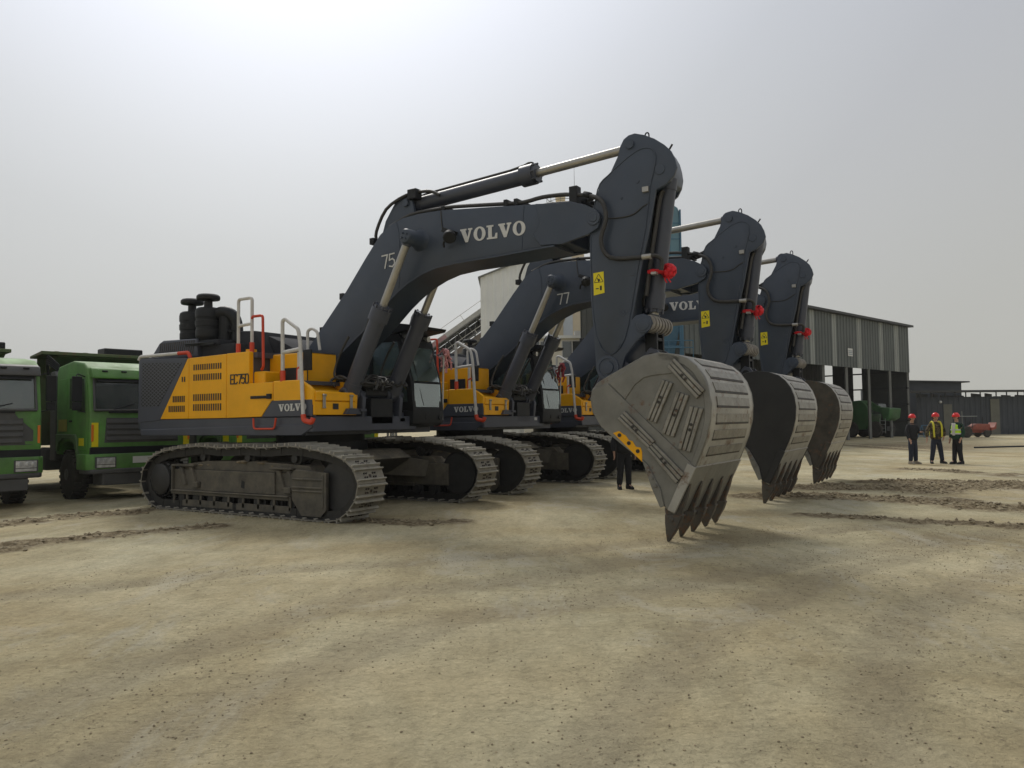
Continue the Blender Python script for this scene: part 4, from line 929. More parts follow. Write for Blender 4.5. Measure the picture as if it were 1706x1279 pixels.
def make_arm(root):
    prof = [(6.20, 4.45), (6.27, 4.94), (6.34, 5.10), (6.43, 5.27), (6.54, 5.37), (6.70, 5.66), (6.74, 5.80), (6.80, 5.90), (6.88, 5.945), (6.98, 5.955), (7.13, 5.90), (7.29, 5.81), (7.44, 5.69), (7.54, 5.58), (7.60, 5.45), (7.63, 5.32),
            (7.58, 5.20), (7.45, 5.09), (7.30, 5.04), (7.25, 4.80), (7.18, 4.45), (7.08, 4.05), (6.88, 3.14), (6.94, 3.20), (7.06, 3.215), (7.17, 3.17), (7.21, 3.06), (7.14, 2.96), (6.95, 2.82), (6.76, 2.60), (6.68, 2.36), (6.60, 2.26), (6.47, 2.22), (6.33, 2.27), (6.27, 2.42), (6.25, 2.92), (6.20, 3.53)]
    core = [p for p in prof]; i0, i1 = prof.index((7.45, 5.09)), prof.index((6.88, 3.14)); core = prof[:i0]+[(7.40, 5.12), (7.10, 5.05), (6.98, 4.45), (6.88, 4.05), (6.72, 3.14), (6.80, 2.98), (6.85, 2.90)]+prof[prof.index((6.95, 2.82)):]
    core = [(x if x < 7.3 or z < 5 else 7.3+(x-7.3)*.55, z) for x, z in core]
    m = MB(); m.prism(core, -.335, .335); ar = m.build('arm', 'boom_paint', root, bevel=.014, seg=2)
    for s_ in (-1, 1): a, b = sorted((s_*.325, s_*.375)); m = MB(); m.prism(prof if s_ < 0 else [(x if x < 7.3 or z < 4.9 else 7.3+(x-7.3)*.5, z) for x, z in prof], a, b); m.build('web_plate', 'boom_paint', ar, bevel=.01, seg=2)
    m = MB(); pl = [(6.40, 5.28), (6.53, 5.38), (6.79, 5.56), (7.03, 5.68), (7.17, 5.69), (7.27, 5.64), (7.31, 5.52), (7.27, 5.31), (7.21, 5.08), (7.13, 4.5), (7.02, 4.05), (6.87, 3.3), (6.76, 2.86), (6.60, 2.66), (6.45, 2.66), (6.30, 2.92), (6.23, 3.54), (6.23, 4.46), (6.32, 5.05)]
    m.prism(pl, -.387, -.370); m.prism(pl, .370, .387); m.tube([(x, -.386, z) for x, z in pl[:-1]]+[(6.32, -.386, 5.05)], .011, 6, smooth=2, closed=True); m.build('side_plate', 'boom_paint', ar, bevel=.006, seg=2)
    m = MB()
    for s in (-1, 1):
        m = MB(); m.lathe((7.06, s*.37, 3.06), (0, s, 0), [(0, .135), (.022, .13), (.024, .10), (.034, .095), (.036, .05), (.04, .02)], 24)
        q_ = MB(); q_.lathe((6.47, s*.365, 2.44), (0, s, 0), [(0, .19), (.025, .185), (.027, .14), (.015, .135), (.015, .10), (.035, .095), (.038, .02)], 28); q_.build('hinge_pin', 'boom_paint', ar)
        m.build('pin_boss', 'boom_paint', ar)
        for px_, pz_, pr_ in ((7.02, 5.21, .03), (6.75, 3.27, .025), (6.90, 5.80, .07), (6.75, 5.0, .022)): m = MB(); m.cyl((px_, s*.37, pz_), (px_, s*.40, pz_), pr_, n=12); m.build('pin_cap', 'boom_paint', ar)
    m = MB()
    m.prism([(6.69, 3.25), (6.745, 3.19), (6.81, 3.26), (6.795, 3.275), (6.745, 3.225), (6.70, 3.27)], -.395, -.386); m.bb(6.86, 6.95, -.40, -.386, 3.80, 3.82)
    m.build('lug', 'boom_paint', ar)
    q = MB(); q.use('sticker_yellow'); q.prism([(6.265, 3.56), (6.445, 3.585), (6.435, 3.915), (6.262, 3.905)], -.391, -.3865)
    q.use('sticker_black')
    def tri(c, r, t):
        P = [(c[0]+r*math.sin(a)*1.05, c[1]+r*math.cos(a)) for a in (0, R(120), R(240))]
        for a, b in zip(P, P[1:]+P[:1]):
            v = Vector((b[0]-a[0], b[1]-a[1])).normalized(); n_ = Vector((-v.y, v.x))*t; q.prism([(a[0]-v.x*t, a[1]-v.y*t), (b[0]+v.x*t, b[1]+v.y*t), (b[0]+n_.x, b[1]+n_.y), (a[0]+n_.x, a[1]+n_.y)], -.3922, -.3905)
    tri((6.352, 3.80), .075, .010)
    for a, b, t in (((6.335, 3.79), (6.37, 3.80), .010), ((6.33, 3.82), (6.352, 3.78), .008), ((6.345, 3.765), (6.375, 3.79), .008), ((6.30, 3.66), (6.35, 3.66), .008), ((6.385, 3.63), (6.387, 3.70), .016)):
        v = Vector((b[0]-a[0], b[1]-a[1])).normalized(); n_ = Vector((-v.y, v.x))*t; q.prism([(a[0]-n_.x, a[1]-n_.y), (b[0]-n_.x, b[1]-n_.y), (b[0]+n_.x, b[1]+n_.y), (a[0]+n_.x, a[1]+n_.y)], -.3922, -.3905)
    q.build('warning_sticker', None, ar, smooth=0)
    # pipes on the front face and side cables
    m = MB()
    for y in (-.24, -.19, .19, .24): m.tube([(7.36, y, 5.05), (7.30, y, 4.95), (7.20, y, 4.4), (7.12, y, 3.95), (7.05, y, 3.5)], .022, 8, smooth=2)
    m.tube([(6.52, -.39, 4.72), (6.75, -.40, 4.70), (6.95, -.40, 4.72), (7.08, -.40, 4.80), (7.2, -.38, 4.86)], .010, 6)
    m.tube([(7.18, -.40, 4.05), (7.26, -.36, 4.06), (7.34, -.3, 4.0), (7.32, -.28, 3.85)], .035, 8)
    m.build('arm_pipes', 'hose_rubber', ar)
    m = MB(); m.bb(7.10, 7.20, -.43, -.37, 5.02, 5.10); m.cyl((7.08, -.42, 4.05), (7.22, -.41, 4.05), .045, n=8); m.bb(7.20, 7.28, -.40, -.3, 3.78, 3.82); m.build('pipe_clamp', 'chrome', ar, bevel=.004)
    m = MB(); m.tube([(7.0, 0, 5.93), (7.0, 0, 6.04), (7.03, 0, 6.07), (7.06, 0, 6.04), (7.06, 0, 5.92)], .012, 6); m.cyl((7.42, -.1, 5.70), (7.47, -.1, 5.77), .015, n=6); m.build('lifting_eye', 'black_part', ar)
    # bucket cylinder and linkage
    c = cyl_unit(root, 'bucket_cylinder', (7.37, 5.33), (7.06, 3.08), 0, .128, .07, .90, 1.15, foot_eye=.11)
    m = MB(); m.cyl((7.37, -.39, 5.33), (7.37, .39, 5.33), .08, n=16)
    for y in (-.26, .26): m.prism([(7.25, 5.45), (7.38, 5.42), (7.44, 5.34), (7.42, 5.24), (7.36, 5.18), (7.25, 5.15)], y-.03, y+.03)
    m.build('cylinder_bracket', 'boom_paint', ar, bevel=.006)
    m = MB()
    for z, r in ((-.36, .14), (-.28, .15), (-.2, .14), (-.12, .15)): pass
    for i in range(12): y = -.36+i*.06; m.cyl((7.12, y, 3.07), (7.12, y+.045, 3.07), .135 if i % 2 else .118, n=24)
    m.build('guide_link', 'link_bushing', root, bevel=.006)
    m = MB()
    for s in (-1, 1):
        a, b = sorted((s*.10, s*.16)); m.prism([(6.99, 3.05), (7.18, 3.05), (7.18, 2.5), (7.0, 2.5)], a, b)
    m.bb(7.0, 7.17, -.11, .11, 2.83, 2.88); m.bb(7.0, 7.17, -.11, .11, 2.66, 2.70); m.cyl((7.12, -.24, 2.56), (7.12, .24, 2.56), .08, n=16)
    m.build('power_link', 'black_part', root, bevel=.006)

# mesh grille material: dark perforations
def grille_mat():
    m = bpy.data.materials.new('mesh_grille'); m.use_nodes = True; M['mesh_grille'] = m; t = m.node_tree; n = t.nodes; l = t.links; b = n['Principled BSDF']
    b.inputs['Roughness'].default_value = .5
    co = n.new('ShaderNodeTexCoord'); mp = n.new('ShaderNodeMapping'); mp.inputs['Rotation'].default_value = (0, R(45), 0); mp.inputs['Scale'].default_value = (15.5, 1, 15.5)
    l.new(co.outputs['Object'], mp.inputs[0]); s = n.new('ShaderNodeSeparateXYZ')
    sc0 = n.new('ShaderNodeVectorMath'); sc0.operation = 'MULTIPLY'; sc0.inputs[1].default_value = (.72, 1, 1.25); l.new(co.outputs['Object'], sc0.inputs[0]); l.new(sc0.outputs[0], mp.inputs[0])
    l.new(mp.outputs[0], s.inputs[0]); ds = []
    for ax in ('X', 'Z'):
        f = n.new('ShaderNodeMath'); f.operation = 'FRACT'; l.new(s.outputs[ax], f.inputs[0])
        a = n.new('ShaderNodeMath'); a.operation = 'SUBTRACT'; l.new(f.outputs[0], a.inputs[0]); a.inputs[1].default_value = .5
        c = n.new('ShaderNodeMath'); c.operation = 'ABSOLUTE'; l.new(a.outputs[0], c.inputs[0]); ds.append(c.outputs[0])
    mx_ = n.new('ShaderNodeMath'); mx_.operation = 'MAXIMUM'; l.new(ds[0], mx_.inputs[0]); l.new(ds[1], mx_.inputs[1])
    g = n.new('ShaderNodeMath'); g.operation = 'GREATER_THAN'; l.new(mx_.outputs[0], g.inputs[0]); g.inputs[1].default_value = .37
    k = n.new('ShaderNodeMix'); k.data_type = 'RGBA'; l.new(g.outputs[0], k.inputs[0]); k.inputs[6].default_value = (.010, .010, .012, 1); k.inputs[7].default_value = (.095, .10, .115, 1)
    l.new(k.outputs[2], b.inputs['Base Color'])
grille_mat()

E1 = make_excavator()
E2 = copy_tree(E1, None, ('bucket', 'number_mark')); E2.location = exc_origin(5.17)
E2['label'] = 'charcoal and yellow crawler excavator numbered 77, with a smooth black bucket side'
b2 = [c for c in E2.children if c.name.startswith('boom') and not c.name.startswith('boom_')][0]
make_number(b2, '77', (2.86, -.427, 4.36)); make_bucket(E2, 'black')
E3 = copy_tree(E1, None, ('bucket', 'number_mark')); E3.location = exc_origin(10.08)
E3['label'] = 'charcoal and yellow crawler excavator with a brown mottled bucket side, farthest of the row'
make_bucket(E3, 'brown')
# ribbons
def ribbon(k, label):
    rnd = random.Random(int(k*7)); m = MB()
    for i in range(46):
        a, b = rnd.uniform(0, 6.28), math.acos(rnd.uniform(-1, 1)); d = Vector((math.sin(b)*math.cos(a), math.sin(b)*math.sin(a), math.cos(b))); c = Vector((7.37, -.10, 3.86))+d*.06
        u = d.orthogonal().normalized(); v = d.cross(u); an = rnd.uniform(0, 3.1); u, v = u*math.cos(an)+v*math.sin(an), v*math.cos(an)-u*math.sin(an)
        pts = []
        for t in range(7):
            q = t/6*math.pi; pts.append(c+u*math.cos(q)*.045+d*math.sin(q)*.055)
        vs = []; 
        for p in pts: vs += [p-v*.028, p+v*.028, p+v*.028+d*.004, p-v*.028+d*.004]
        fs = []
        for t in range(6):
            for e in range(4): fs.append((t*4+e, t*4+4+e, t*4+4+(e+1) % 4, t*4+(e+1) % 4))
        m.add(vs, fs)
    m.sphere((7.37, -.10, 3.86), .07, 12)
    m.tube([(7.10, -.25, 3.85), (7.18, -.24, 3.86), (7.30, -.16, 3.85)], .032, 6)
    m.tube([(7.17+.15*math.cos(a), .15*math.sin(a), 3.85) for a in [i*math.pi/6 for i in range(12)]], .022, 6, closed=True)
    for s in (0, 1): m.tube([(7.36, -.12, 3.82), (7.33+.05*s, -.16, 3.74), (7.35+.06*s, -.14, 3.68)], .012, 5)
    o = m.build('ribbon_rosette', 'red_ribbon', smooth=0); o.location = exc_origin(k); o.rotation_euler = (0, 0, -TH); return tag(o, label, 'ribbon', 'red rosettes tied to the bucket cylinders')
ribbon(0, 'red ribbon rosette tied on the bucket cylinder of the excavator numbered 75')
ribbon(5.17, 'red ribbon rosette tied on the bucket cylinder of the excavator with the black bucket side')
ribbon(10.08, 'small red ribbon rosette on the bucket cylinder of the farthest excavator')
def streamer(k, label, mt):
    rnd = random.Random(int(k*3)+1); m = MB()
    for i in range(16):
        x, y, z = 1.66+rnd.uniform(-.05, .05), 1.92+rnd.uniform(-.05, .14), 3.12+rnd.uniform(-.12, .08); P = [(x, y, z)]; 
        for j in range(rnd.randint(2, 5)): x += rnd.uniform(-.06, .06); y += rnd.uniform(-.07, .07); z -= rnd.uniform(.03, .12); P.append((x, y, z))
        m.tube(P, rnd.uniform(.012, .026), 5)
    m.sphere((1.66, 1.95, 3.12), .07, 10)
    o = m.build('ribbon_streamer', mt, smooth=0); o.location = exc_origin(k); o.rotation_euler = (0, 0, -TH); return tag(o, label, 'ribbon', 'ribbons hanging on the cab mirrors')
streamer(0, 'pink ribbon hanging on the cab mirror of the excavator numbered 75', 'pink_ribbon')
streamer(5.17, 'dark red ribbon hanging on the cab mirror of the excavator numbered 77', 'dark_red_ribbon')
# ---------------------------------------------------------------- dump trucks (local: x forward, y left, origin under the bumper)
def make_wheel(root, x, y, s, twin=False, rz=0):
    r = .53
    m = MB(); yy = y-s*.17
    m.lathe((x, yy-s*.17, r), (0, s, 0), [(0, .30), (0, .44), (.04, .50), (.07, r-.012), (.27, r-.012), (.30, .50), (.34, .44), (.34, .30)], 40)
    for i in range(26):
        t = 2*math.pi*i/26; c, sn = math.cos(t), math.sin(t)
        for k, o in ((.085, 0), (.255, .12)):
            t2 = t+o; m.box((x+(r-.006)*math.cos(t2), yy-s*.17+s*k, r+(r-.006)*math.sin(t2)), (.03, .15, .062), (0, -t2, 0))
    w_ = m.build('wheel', 'tyre_rubber', root)
    m = MB(); m.lathe((x, yy-s*.12, r), (0, s, 0), [(0, .29), (.10, .30), (.24, .31), (.26, .315), (.265, .29), (.20, .25), (.19, .16), (.27, .13), (.30, .12), (.31, .02)], 28)
    for i in range(10): t = 2*math.pi*i/10; m.cyl((x+.2*math.cos(t), yy+s*.07, r+.2*math.sin(t)), (x+.2*math.cos(t), yy+s*.12, r+.2*math.sin(t)), .018, n=6)
    m.build('rim', 'truck_dark', w_)
def make_truck():
    root = thing('dump_truck', 'green dump truck with a black wing mirror, parked just left of the excavator tail', 'truck', (0, 0, 0), 0, 'green dump trucks parked in a row')
    W = 1.16
    m = MB()      # cab shell
    side = [(-2.15, .95), (-1.95, .95), (-1.90, 1.12), (-1.62, 1.24), (-1.05, 1.24), (-.78, 1.05), (-.72, .92), (-.06, .92), (-.0, 1.02), (.03, 1.25), (.0, 1.86), (-.14, 2.62), (-.20, 2.78), (-.42, 2.90), (-1.1, 2.98), (-2.05, 2.90), (-2.15, 2.75)]
    m.prism(side, -W, W); cab = m.build('cab', 'truck_green', root, bevel=.05, seg=4)
    m = MB(); m.prism([(-.005, 1.98), (-.105, 2.52), (-.10, 2.58), (-.085, 2.58), (.012, 1.98), (.012, 1.90), (0, 1.90)], -1.02, 1.02)
    ws = m.build('windshield', 'truck_glass', cab, bevel=.01)
    m = MB(); P = [(-1.06, 1.92), (1.06, 1.92), (1.06, 2.60), (-1.06, 2.60)]
    fr = lambda y, z, o=.02: (-.005+(-.13)*(z-1.92)/.70+o, y, z)
    for (a, b) in (((-1.06, 1.90), (1.06, 1.90)), ((-1.04, 2.62), (1.04, 2.62)), ((-1.06, 1.90), (-1.04, 2.62)), ((1.06, 1.90), (1.04, 2.62))): m.cyl(fr(*a), fr(*b), .028, n=8)
    m.build('window_seal', 'truck_dark', ws)
    m = MB(); m.prism([(-.13, 2.60), (.05, 2.56), (.06, 2.60), (-.02, 2.76), (-.16, 2.80)], -1.12, 1.12); vs = m.build('sun_visor', 'truck_green', cab, bevel=.015)
    for y in (-.85, -.43, 0, .43, .85): q = MB(); q.bb(-.02, .035, y-.06, y+.06, 2.70, 2.735); q.build('marker_light', 'black_part', vs, bevel=.008)
    m = MB(); m.prism([(.0, 2.50), (.02, 2.50), (-.02, 2.60), (-.04, 2.60)], -1.0, 1.0); m.build('tint_band', 'black_part', ws)
    # doors and side windows
    for s in (-1, 1):
        y = s*W
        a, b = sorted((y-s*.01, y+s*.012)); m = MB(); m.prism([(-1.30, 1.28), (-1.0, 1.27), (-.72, 1.06), (-.16, 1.06), (-.13, 1.95), (-.22, 2.66), (-1.30, 2.72)], a, b); d = m.build('door', 'truck_green', cab, bevel=.008)
        a, b = sorted((y+s*.010, y+s*.018)); m = MB(); m.prism([(-1.22, 1.95), (-.75, 1.93), (-.68, 1.86), (-.24, 1.86), (-.30, 2.56), (-1.22, 2.60)], a, b); m.build('side_window', 'truck_glass', d, bevel=.003)
        a, b = sorted((y+s*.008, y+s*.03)); m = MB(); m.bb(-1.22, -1.05, a, b, 1.66, 1.70); m.build('handle', 'black_part', d)
        a, b = sorted((y-s*.01, y+s*.006)); m = MB(); m.prism([(-2.0, 1.85), (-1.42, 1.85), (-1.42, 2.62), (-2.0, 2.60)], a, b); m.build('rear_panel', 'truck_green', cab, bevel=.01)
        a, b = sorted((y-s*.01, y+s*.05)); m = MB(); m.prism([(-2.05, 1.02), (-1.95, 1.02), (-1.85, 1.22), (-1.62, 1.30), (-1.05, 1.30), (-.82, 1.18), (-.66, .88), (-.60, .88), (-.70, 1.32), (-.80, 1.40), (-2.05, 1.40)], a, b); m.build('fender', 'truck_green_dull', cab, bevel=.012)
        a, b = sorted((y+s*.012, y+s*.02)); m = MB(); m.bb(-.60, -.30, a, b, 1.16, 1.32); m.build('yellow_sticker', 'sticker_yellow', cab)
        m = MB(); m.prism([(-1.95, 1.46), (-1.4, 1.46), (-1.4, 1.72), (-1.95, 1.72)], a, b); m.build('faded_sticker', 'truck_dull_yellow', cab)
        m = MB(); m.pipe([(-.28, y, 2.60), (-.18, y+s*.22, 2.66), (-.14, y+s*.24, 1.92), (-.24, y, 1.86)], .014, 6); m.box((-.15, y+s*.22, 2.34), (.07, .20, .52)); m.box((-.15, y+s*.22, 1.98), (.06, .18, .17)); m.build('wing_mirror', 'black_part', cab, bevel=.015)
        m = MB(); m.prism([(-1.0*0+.005, 1.14), (.035, 1.14), (.032, 1.64), (.005, 1.64)], s*W-s*.04, s*W-s*.18); m.build('warning_sticker', 'sticker_yellow', cab)
        m = MB(); a, b = sorted((s*.50, s*1.10)); m.bb(-.5, .05, a, b, .72, .99) if False else None
    # grille and black band
    m = MB()
    for z in (1.30, 1.42, 1.54, 1.66): m.prism([(.02, z-.04), (.06, z-.035), (.045, z+.045), (.02, z+.045)], -.80, .80)
    g = m.build('grille', 'truck_dark', cab, bevel=.008)
    m = MB(); m.prism([(-.85, 1.22), (.85, 1.22), (.80, 1.74), (-.80, 1.74)], .012, .032, ax='x'); m.build('grille_back', 'truck_dark', g)
    m = MB(); m.bb(-.5, .03, -1.15, 1.15, .98, 1.13); m.build('lower_band', 'black_part', root, bevel=.01)
    m = MB(); pl = [(-.62, -1.22), (-.05, -1.22), (.10, -1.10), (.14, 0), (.10, 1.10), (-.05, 1.22), (-.62, 1.22)]; m.prism(pl, .66, .99, ax='z'); bp = m.build('bumper', 'truck_green', root, bevel=.03, seg=2)
    m = MB(); pl2 = [(-.5, -1.20), (-.06, -1.20), (.115, -1.11), (.155, 0), (.115, 1.11), (-.06, 1.20), (-.5, 1.20)]; m.prism(pl2, .58, .68, ax='z'); m.bb(-.5, .1, -.9, .9, .34, .58); m.build('lower_valance', 'truck_dark', bp, bevel=.015)
    for s in (-1, 1):
        m = MB(); m.use('truck_dark'); a, b = sorted((s*.62, s*1.07)); m.prism([(a, .70), (b, .70), (b, .93), (a, .93)], .09, .135, ax='x'); m.use('lamp_glass')
        a2, b2 = sorted((s*.65, s*1.04)); m.prism([(a2, .78), (b2, .78), (b2, .915), (a2, .915)], .134, .142, ax='x'); m.prism([(a2, .715), (b2, .715), (b2, .765), (a2, .765)], .134, .140, ax='x')
        for t in (.72, .87, .98): m.lathe((.139, s*t, .848), (1, 0, 0), [(0, .05), (.012, .045), (.014, .02)], 12)
        m.build('headlight', None, bp, smooth=30)
        a, b = sorted((s*1.08, s*1.13)); m = MB(); m.prism([(a, 1.25), (b, 1.25), (b, 1.60), (a, 1.60)], .02, .045, ax='x'); m.build('turn_signal', 'amber', cab, bevel=.006)
    m = MB(); m.bb(.14, .152, -.26, .26, .78, .92); m.build('number_plate_blank', 'sticker_white', bp)
    m = MB()
    for y0, y1, a in ((-.7, -.2, 0), (.1, .6, 0)): m.tube([(.03, y0, 1.90), (.035, (y0+y1)/2, 1.97), (.02, y1, 2.03)], .012, 6)
    m.bb(.0, .05, -.75, .65, 1.84, 1.875); m.build('wiper', 'black_part', cab)
    m = MB(); m.bb(-.6, -.5, -.7, -.2, 1.85, 2.0); m.tube([(-.35, .2, 1.95), (-.3, .45, 2.15), (-.35, .7, 1.95)], .02, 8); m.bb(-1.3, -1.0, .3, .8, 1.4, 2.45); m.bb(-1.3, -1.0, -.8, -.3, 1.4, 2.45)
    m.build('seat', 'beige_seat', cab, bevel=.03)
    # chassis, exhaust stack, tank
    m = MB()
    for y in (-.42, .42): m.bb(-8.4, -.4, y-.05, y+.05, .72, .98)
    for x in (-2.6, -4, -5.4, -7): m.bb(x-.06, x+.06, -.4, .4, .75, .95)
    m.bb(-1.6, -1.1, -.95, .95, .46, .6); m.bb(-6.3, -6.1, -.95, .95, .46, .6); m.bb(-7.6, -7.4, -.95, .95, .46, .6); m.build('chassis', 'black_part', root)
    m = MB(); m.bb(-2.75, -2.35, -1.12, -.78, .8, 2.68); m.prism([(-2.78, 2.68), (-2.32, 2.68), (-2.42, 2.82), (-2.70, 2.82)], -1.13, -.77); m.bb(-2.7, -2.4, .4, .9, .9, 2.5); st = m.build('air_intake_stack', 'truck_dark', root, bevel=.02)
    m = MB()
    for i in range(5): m.tube([(-2.5, -1.0, 2.80+i*.04), (-2.75, -1.2, 3.0+i*.05), (-3.1, -1.1, 2.9+i*.04), (-3.3, -1.0, 2.7+i*.05)], .018, 6)
    m.build('coiled_hoses', 'black_part', root)
    m = MB(); m.bb(-4.6, -3.3, .55, 1.05, .55, 1.05); m.bb(-4.6, -3.3, -1.05, -.55, .55, 1.05); m.build('fuel_tank', 'truck_dark', root, bevel=.06, seg=2)
    for x, tw in ((-1.35, 0), (-6.2, 1), (-7.5, 1)):
        for s in (-1, 1): make_wheel(root, x, s*1.18, s)
    # dump box
    m = MB()
    bx = [(-4.05, 1.12), (-3.75, 3.30), (-3.20, 3.42), (-3.20, 3.48), (-3.9, 3.44), (-8.6, 3.36), (-8.9, 1.25)]
    for s in (-1, 1):
        a, b = sorted((s*1.16, s*1.22)); m.prism([(-4.05, 1.12), (-3.78, 3.02), (-8.6, 2.94), (-8.9, 1.25)], a, b)
        a, b = sorted((s*1.15, s*1.28)); m.prism([(-3.74, 2.92), (-3.74, 3.04), (-8.62, 2.98), (-8.60, 2.86)], a, b)
        for i in range(6): x = -4.35-i*.8; m.bb(x-.05, x+.05, a, b, 1.15, 2.9)
    m.prism([(-4.05, 1.12), (-3.75, 3.26), (-3.83, 3.26), (-4.13, 1.12)], -1.12, 1.17)
    m.hexa([(-3.85, -1.28, 3.18), (-2.75, -1.34, 3.22), (-2.75, 1.30, 3.22), (-3.85, 1.28, 3.18), (-3.85, -1.28, 3.24), (-2.75, -1.34, 3.30), (-2.75, 1.30, 3.30), (-3.85, 1.28, 3.26)])
    m.prism([(-3.80, 2.72), (-2.78, 3.20), (-2.9, 3.22), (-3.85, 3.22)], -.95, 1.2)
    m.bb(-8.8, -4.1, -1.17, 1.17, 1.14, 1.24); m.prism([(-8.55, 3.3), (-8.63, 3.3), (-8.92, 1.2), (-8.84, 1.2)], -1.17, 1.17)
    for y in (-.7, 0, .7): m.prism([(-4.03, 1.2), (-3.74, 3.38), (-3.66, 3.38), (-3.95, 1.2)], y-.06, y+.06)
    m.build('dump_box', 'dump_box_paint', root, bevel=.01)
    m = MB(); m.bb(-3.55, -3.05, .25, 1.25, 3.31, 3.47); m.build('tarp_roller', 'black_part', root, bevel=.02)
    return root
mat('truck_dull_yellow', (.38, .30, .03), .6, var=.3, dust=.5)
T2 = make_truck(); RZT = R(-42); S_ = 1.0
def place_truck(o, k, back=0, label=None, z=-.045):
    o.rotation_euler = (0, 0, RZT); o.scale = (.98, .98, 1.075)
    lx, ly = .669, .743; o.location = (-8.62+lx*k*3.5-.743*back, 17.9+ly*k*3.5+.669*back, z)
    if label: o['label'] = label
place_truck(T2, 0)
T1 = copy_tree(T2, None, ('warning_sticker',)); place_truck(T1, -.92, 0, 'green dump truck with a dark grey front panel, cut off by the left edge')
for part_name in ('sun_visor',):
    pass
def find(o, nm):
    for c in o.children:
        if c.name.split('.')[0] == nm: return c
        r = find(c, nm)
        if r: return r
vs1 = find(T1, 'sun_visor'); vs1.data = vs1.data.copy(); vs1.data.materials[0] = M['truck_dark']
m = MB(); m.prism([(-.60, 1.22), (1.0, 1.22), (1.0, 1.50), (.72, 1.74), (.60, 1.90), (-1.1, 1.90), (-1.1, 1.22)], .005, .028, ax='x'); m.build('front_panel', 'truck_dark', [c for c in T1.children if c.name.startswith('cab')][0], bevel=.006)

T3 = copy_tree(T2); place_truck(T3, 1, .1, 'green dump truck mostly hidden behind the body of the excavator numbered 75')
T4 = copy_tree(T2); place_truck(T4, 2, 1.6, 'green dump truck farthest in its row, glimpsed between the tracks and body of the excavators')
# ---------------------------------------------------------------- buildings and far things
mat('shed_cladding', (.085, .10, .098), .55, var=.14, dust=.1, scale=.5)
mat('shed_light_strip', (.27, .29, .275), .5, var=.1, dust=.1, scale=.7)
mat('shed_steel', (.16, .165, .155), .6, var=.2, scale=1)
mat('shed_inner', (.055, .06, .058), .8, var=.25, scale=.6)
mat('shed_trim', (.03, .033, .035), .6, var=.1)
mat('wall_white', (.74, .75, .72), .7, var=.08, scale=.4)
mat('wall_beige', (.66, .62, .52), .7, var=.10, scale=.4)
mat('silo_beige', (.68, .58, .40), .6, var=.12, scale=.4)
mat('silo_strip', (.60, .64, .66), .6, var=.08)
mat('blue_steel', (.035, .13, .22), .45, var=.2, dust=.2, scale=.8)
mat('blue_panel', (.09, .20, .26), .4, var=.15, dust=.15, scale=.8)
mat('low_shed_wall', (.048, .056, .066), .75, var=.2, scale=.5)
mat('door_olive', (.15, .15, .12), .8, var=.15)
mat('conveyor_red', (.36, .22, .23), .6, var=.3)
mat('conveyor_grey', (.45, .45, .43), .6, var=.15)
mat('conveyor_board', (.16, .13, .11), .7, var=.4, scale=2, dust=.4)
mat('tractor_red', (.30, .055, .03), .55, var=.2, dust=.4, scale=3)
mat('loader_green', (.03, .13, .035), .5, var=.3, dust=.3, scale=1)
def corrugated(mb, a, b, z0, z1, th, pitch, amp, z1b=None):
    """wall sheet with trapezoid ribs between ground points a and b"""
    a, b = Vector(a), Vector(b); L = (b-a).length; d = (b-a)/L; nn = Vector((d.y, -d.x)); n = int(L/pitch); z1b = z1 if z1b is None else z1b
    P = []
    for i in range(n):
        s = i*L/n; w_ = L/n
        for t, h in ((0, 0), (.5, 0), (.6, amp), (.9, amp)): P.append((s+t*w_, h))
    P.append((L, 0)); k = len(P); vs = []
    for s, h in P: p = a+d*s+nn*h; zt = z1+(z1b-z1)*s/L; vs += [(p.x, p.y, z0), (p.x, p.y, zt)]
    for s, h in P: p = a+d*s+nn*(-th); zt = z1+(z1b-z1)*s/L; vs += [(p.x, p.y, z0), (p.x, p.y, zt)]
    fs = []
    for i in range(k-1): q = 2*i; r = 2*k+2*i; fs += [(q, q+2, q+3, q+1), (r, r+1, r+3, r+2), (q+1, q+3, r+3, r+1), (q, r, r+2, q+2)]
    fs += [(0, 1, 2*k+1, 2*k), (2*k-2, 4*k-2, 4*k-1, 2*k-1)]
    mb.add(vs, fs)
def beam(mb, a, b, w_=.2):
    a, b = Vector(a), Vector(b); mb.cyl(a, b, w_/2*1.2, n=4)
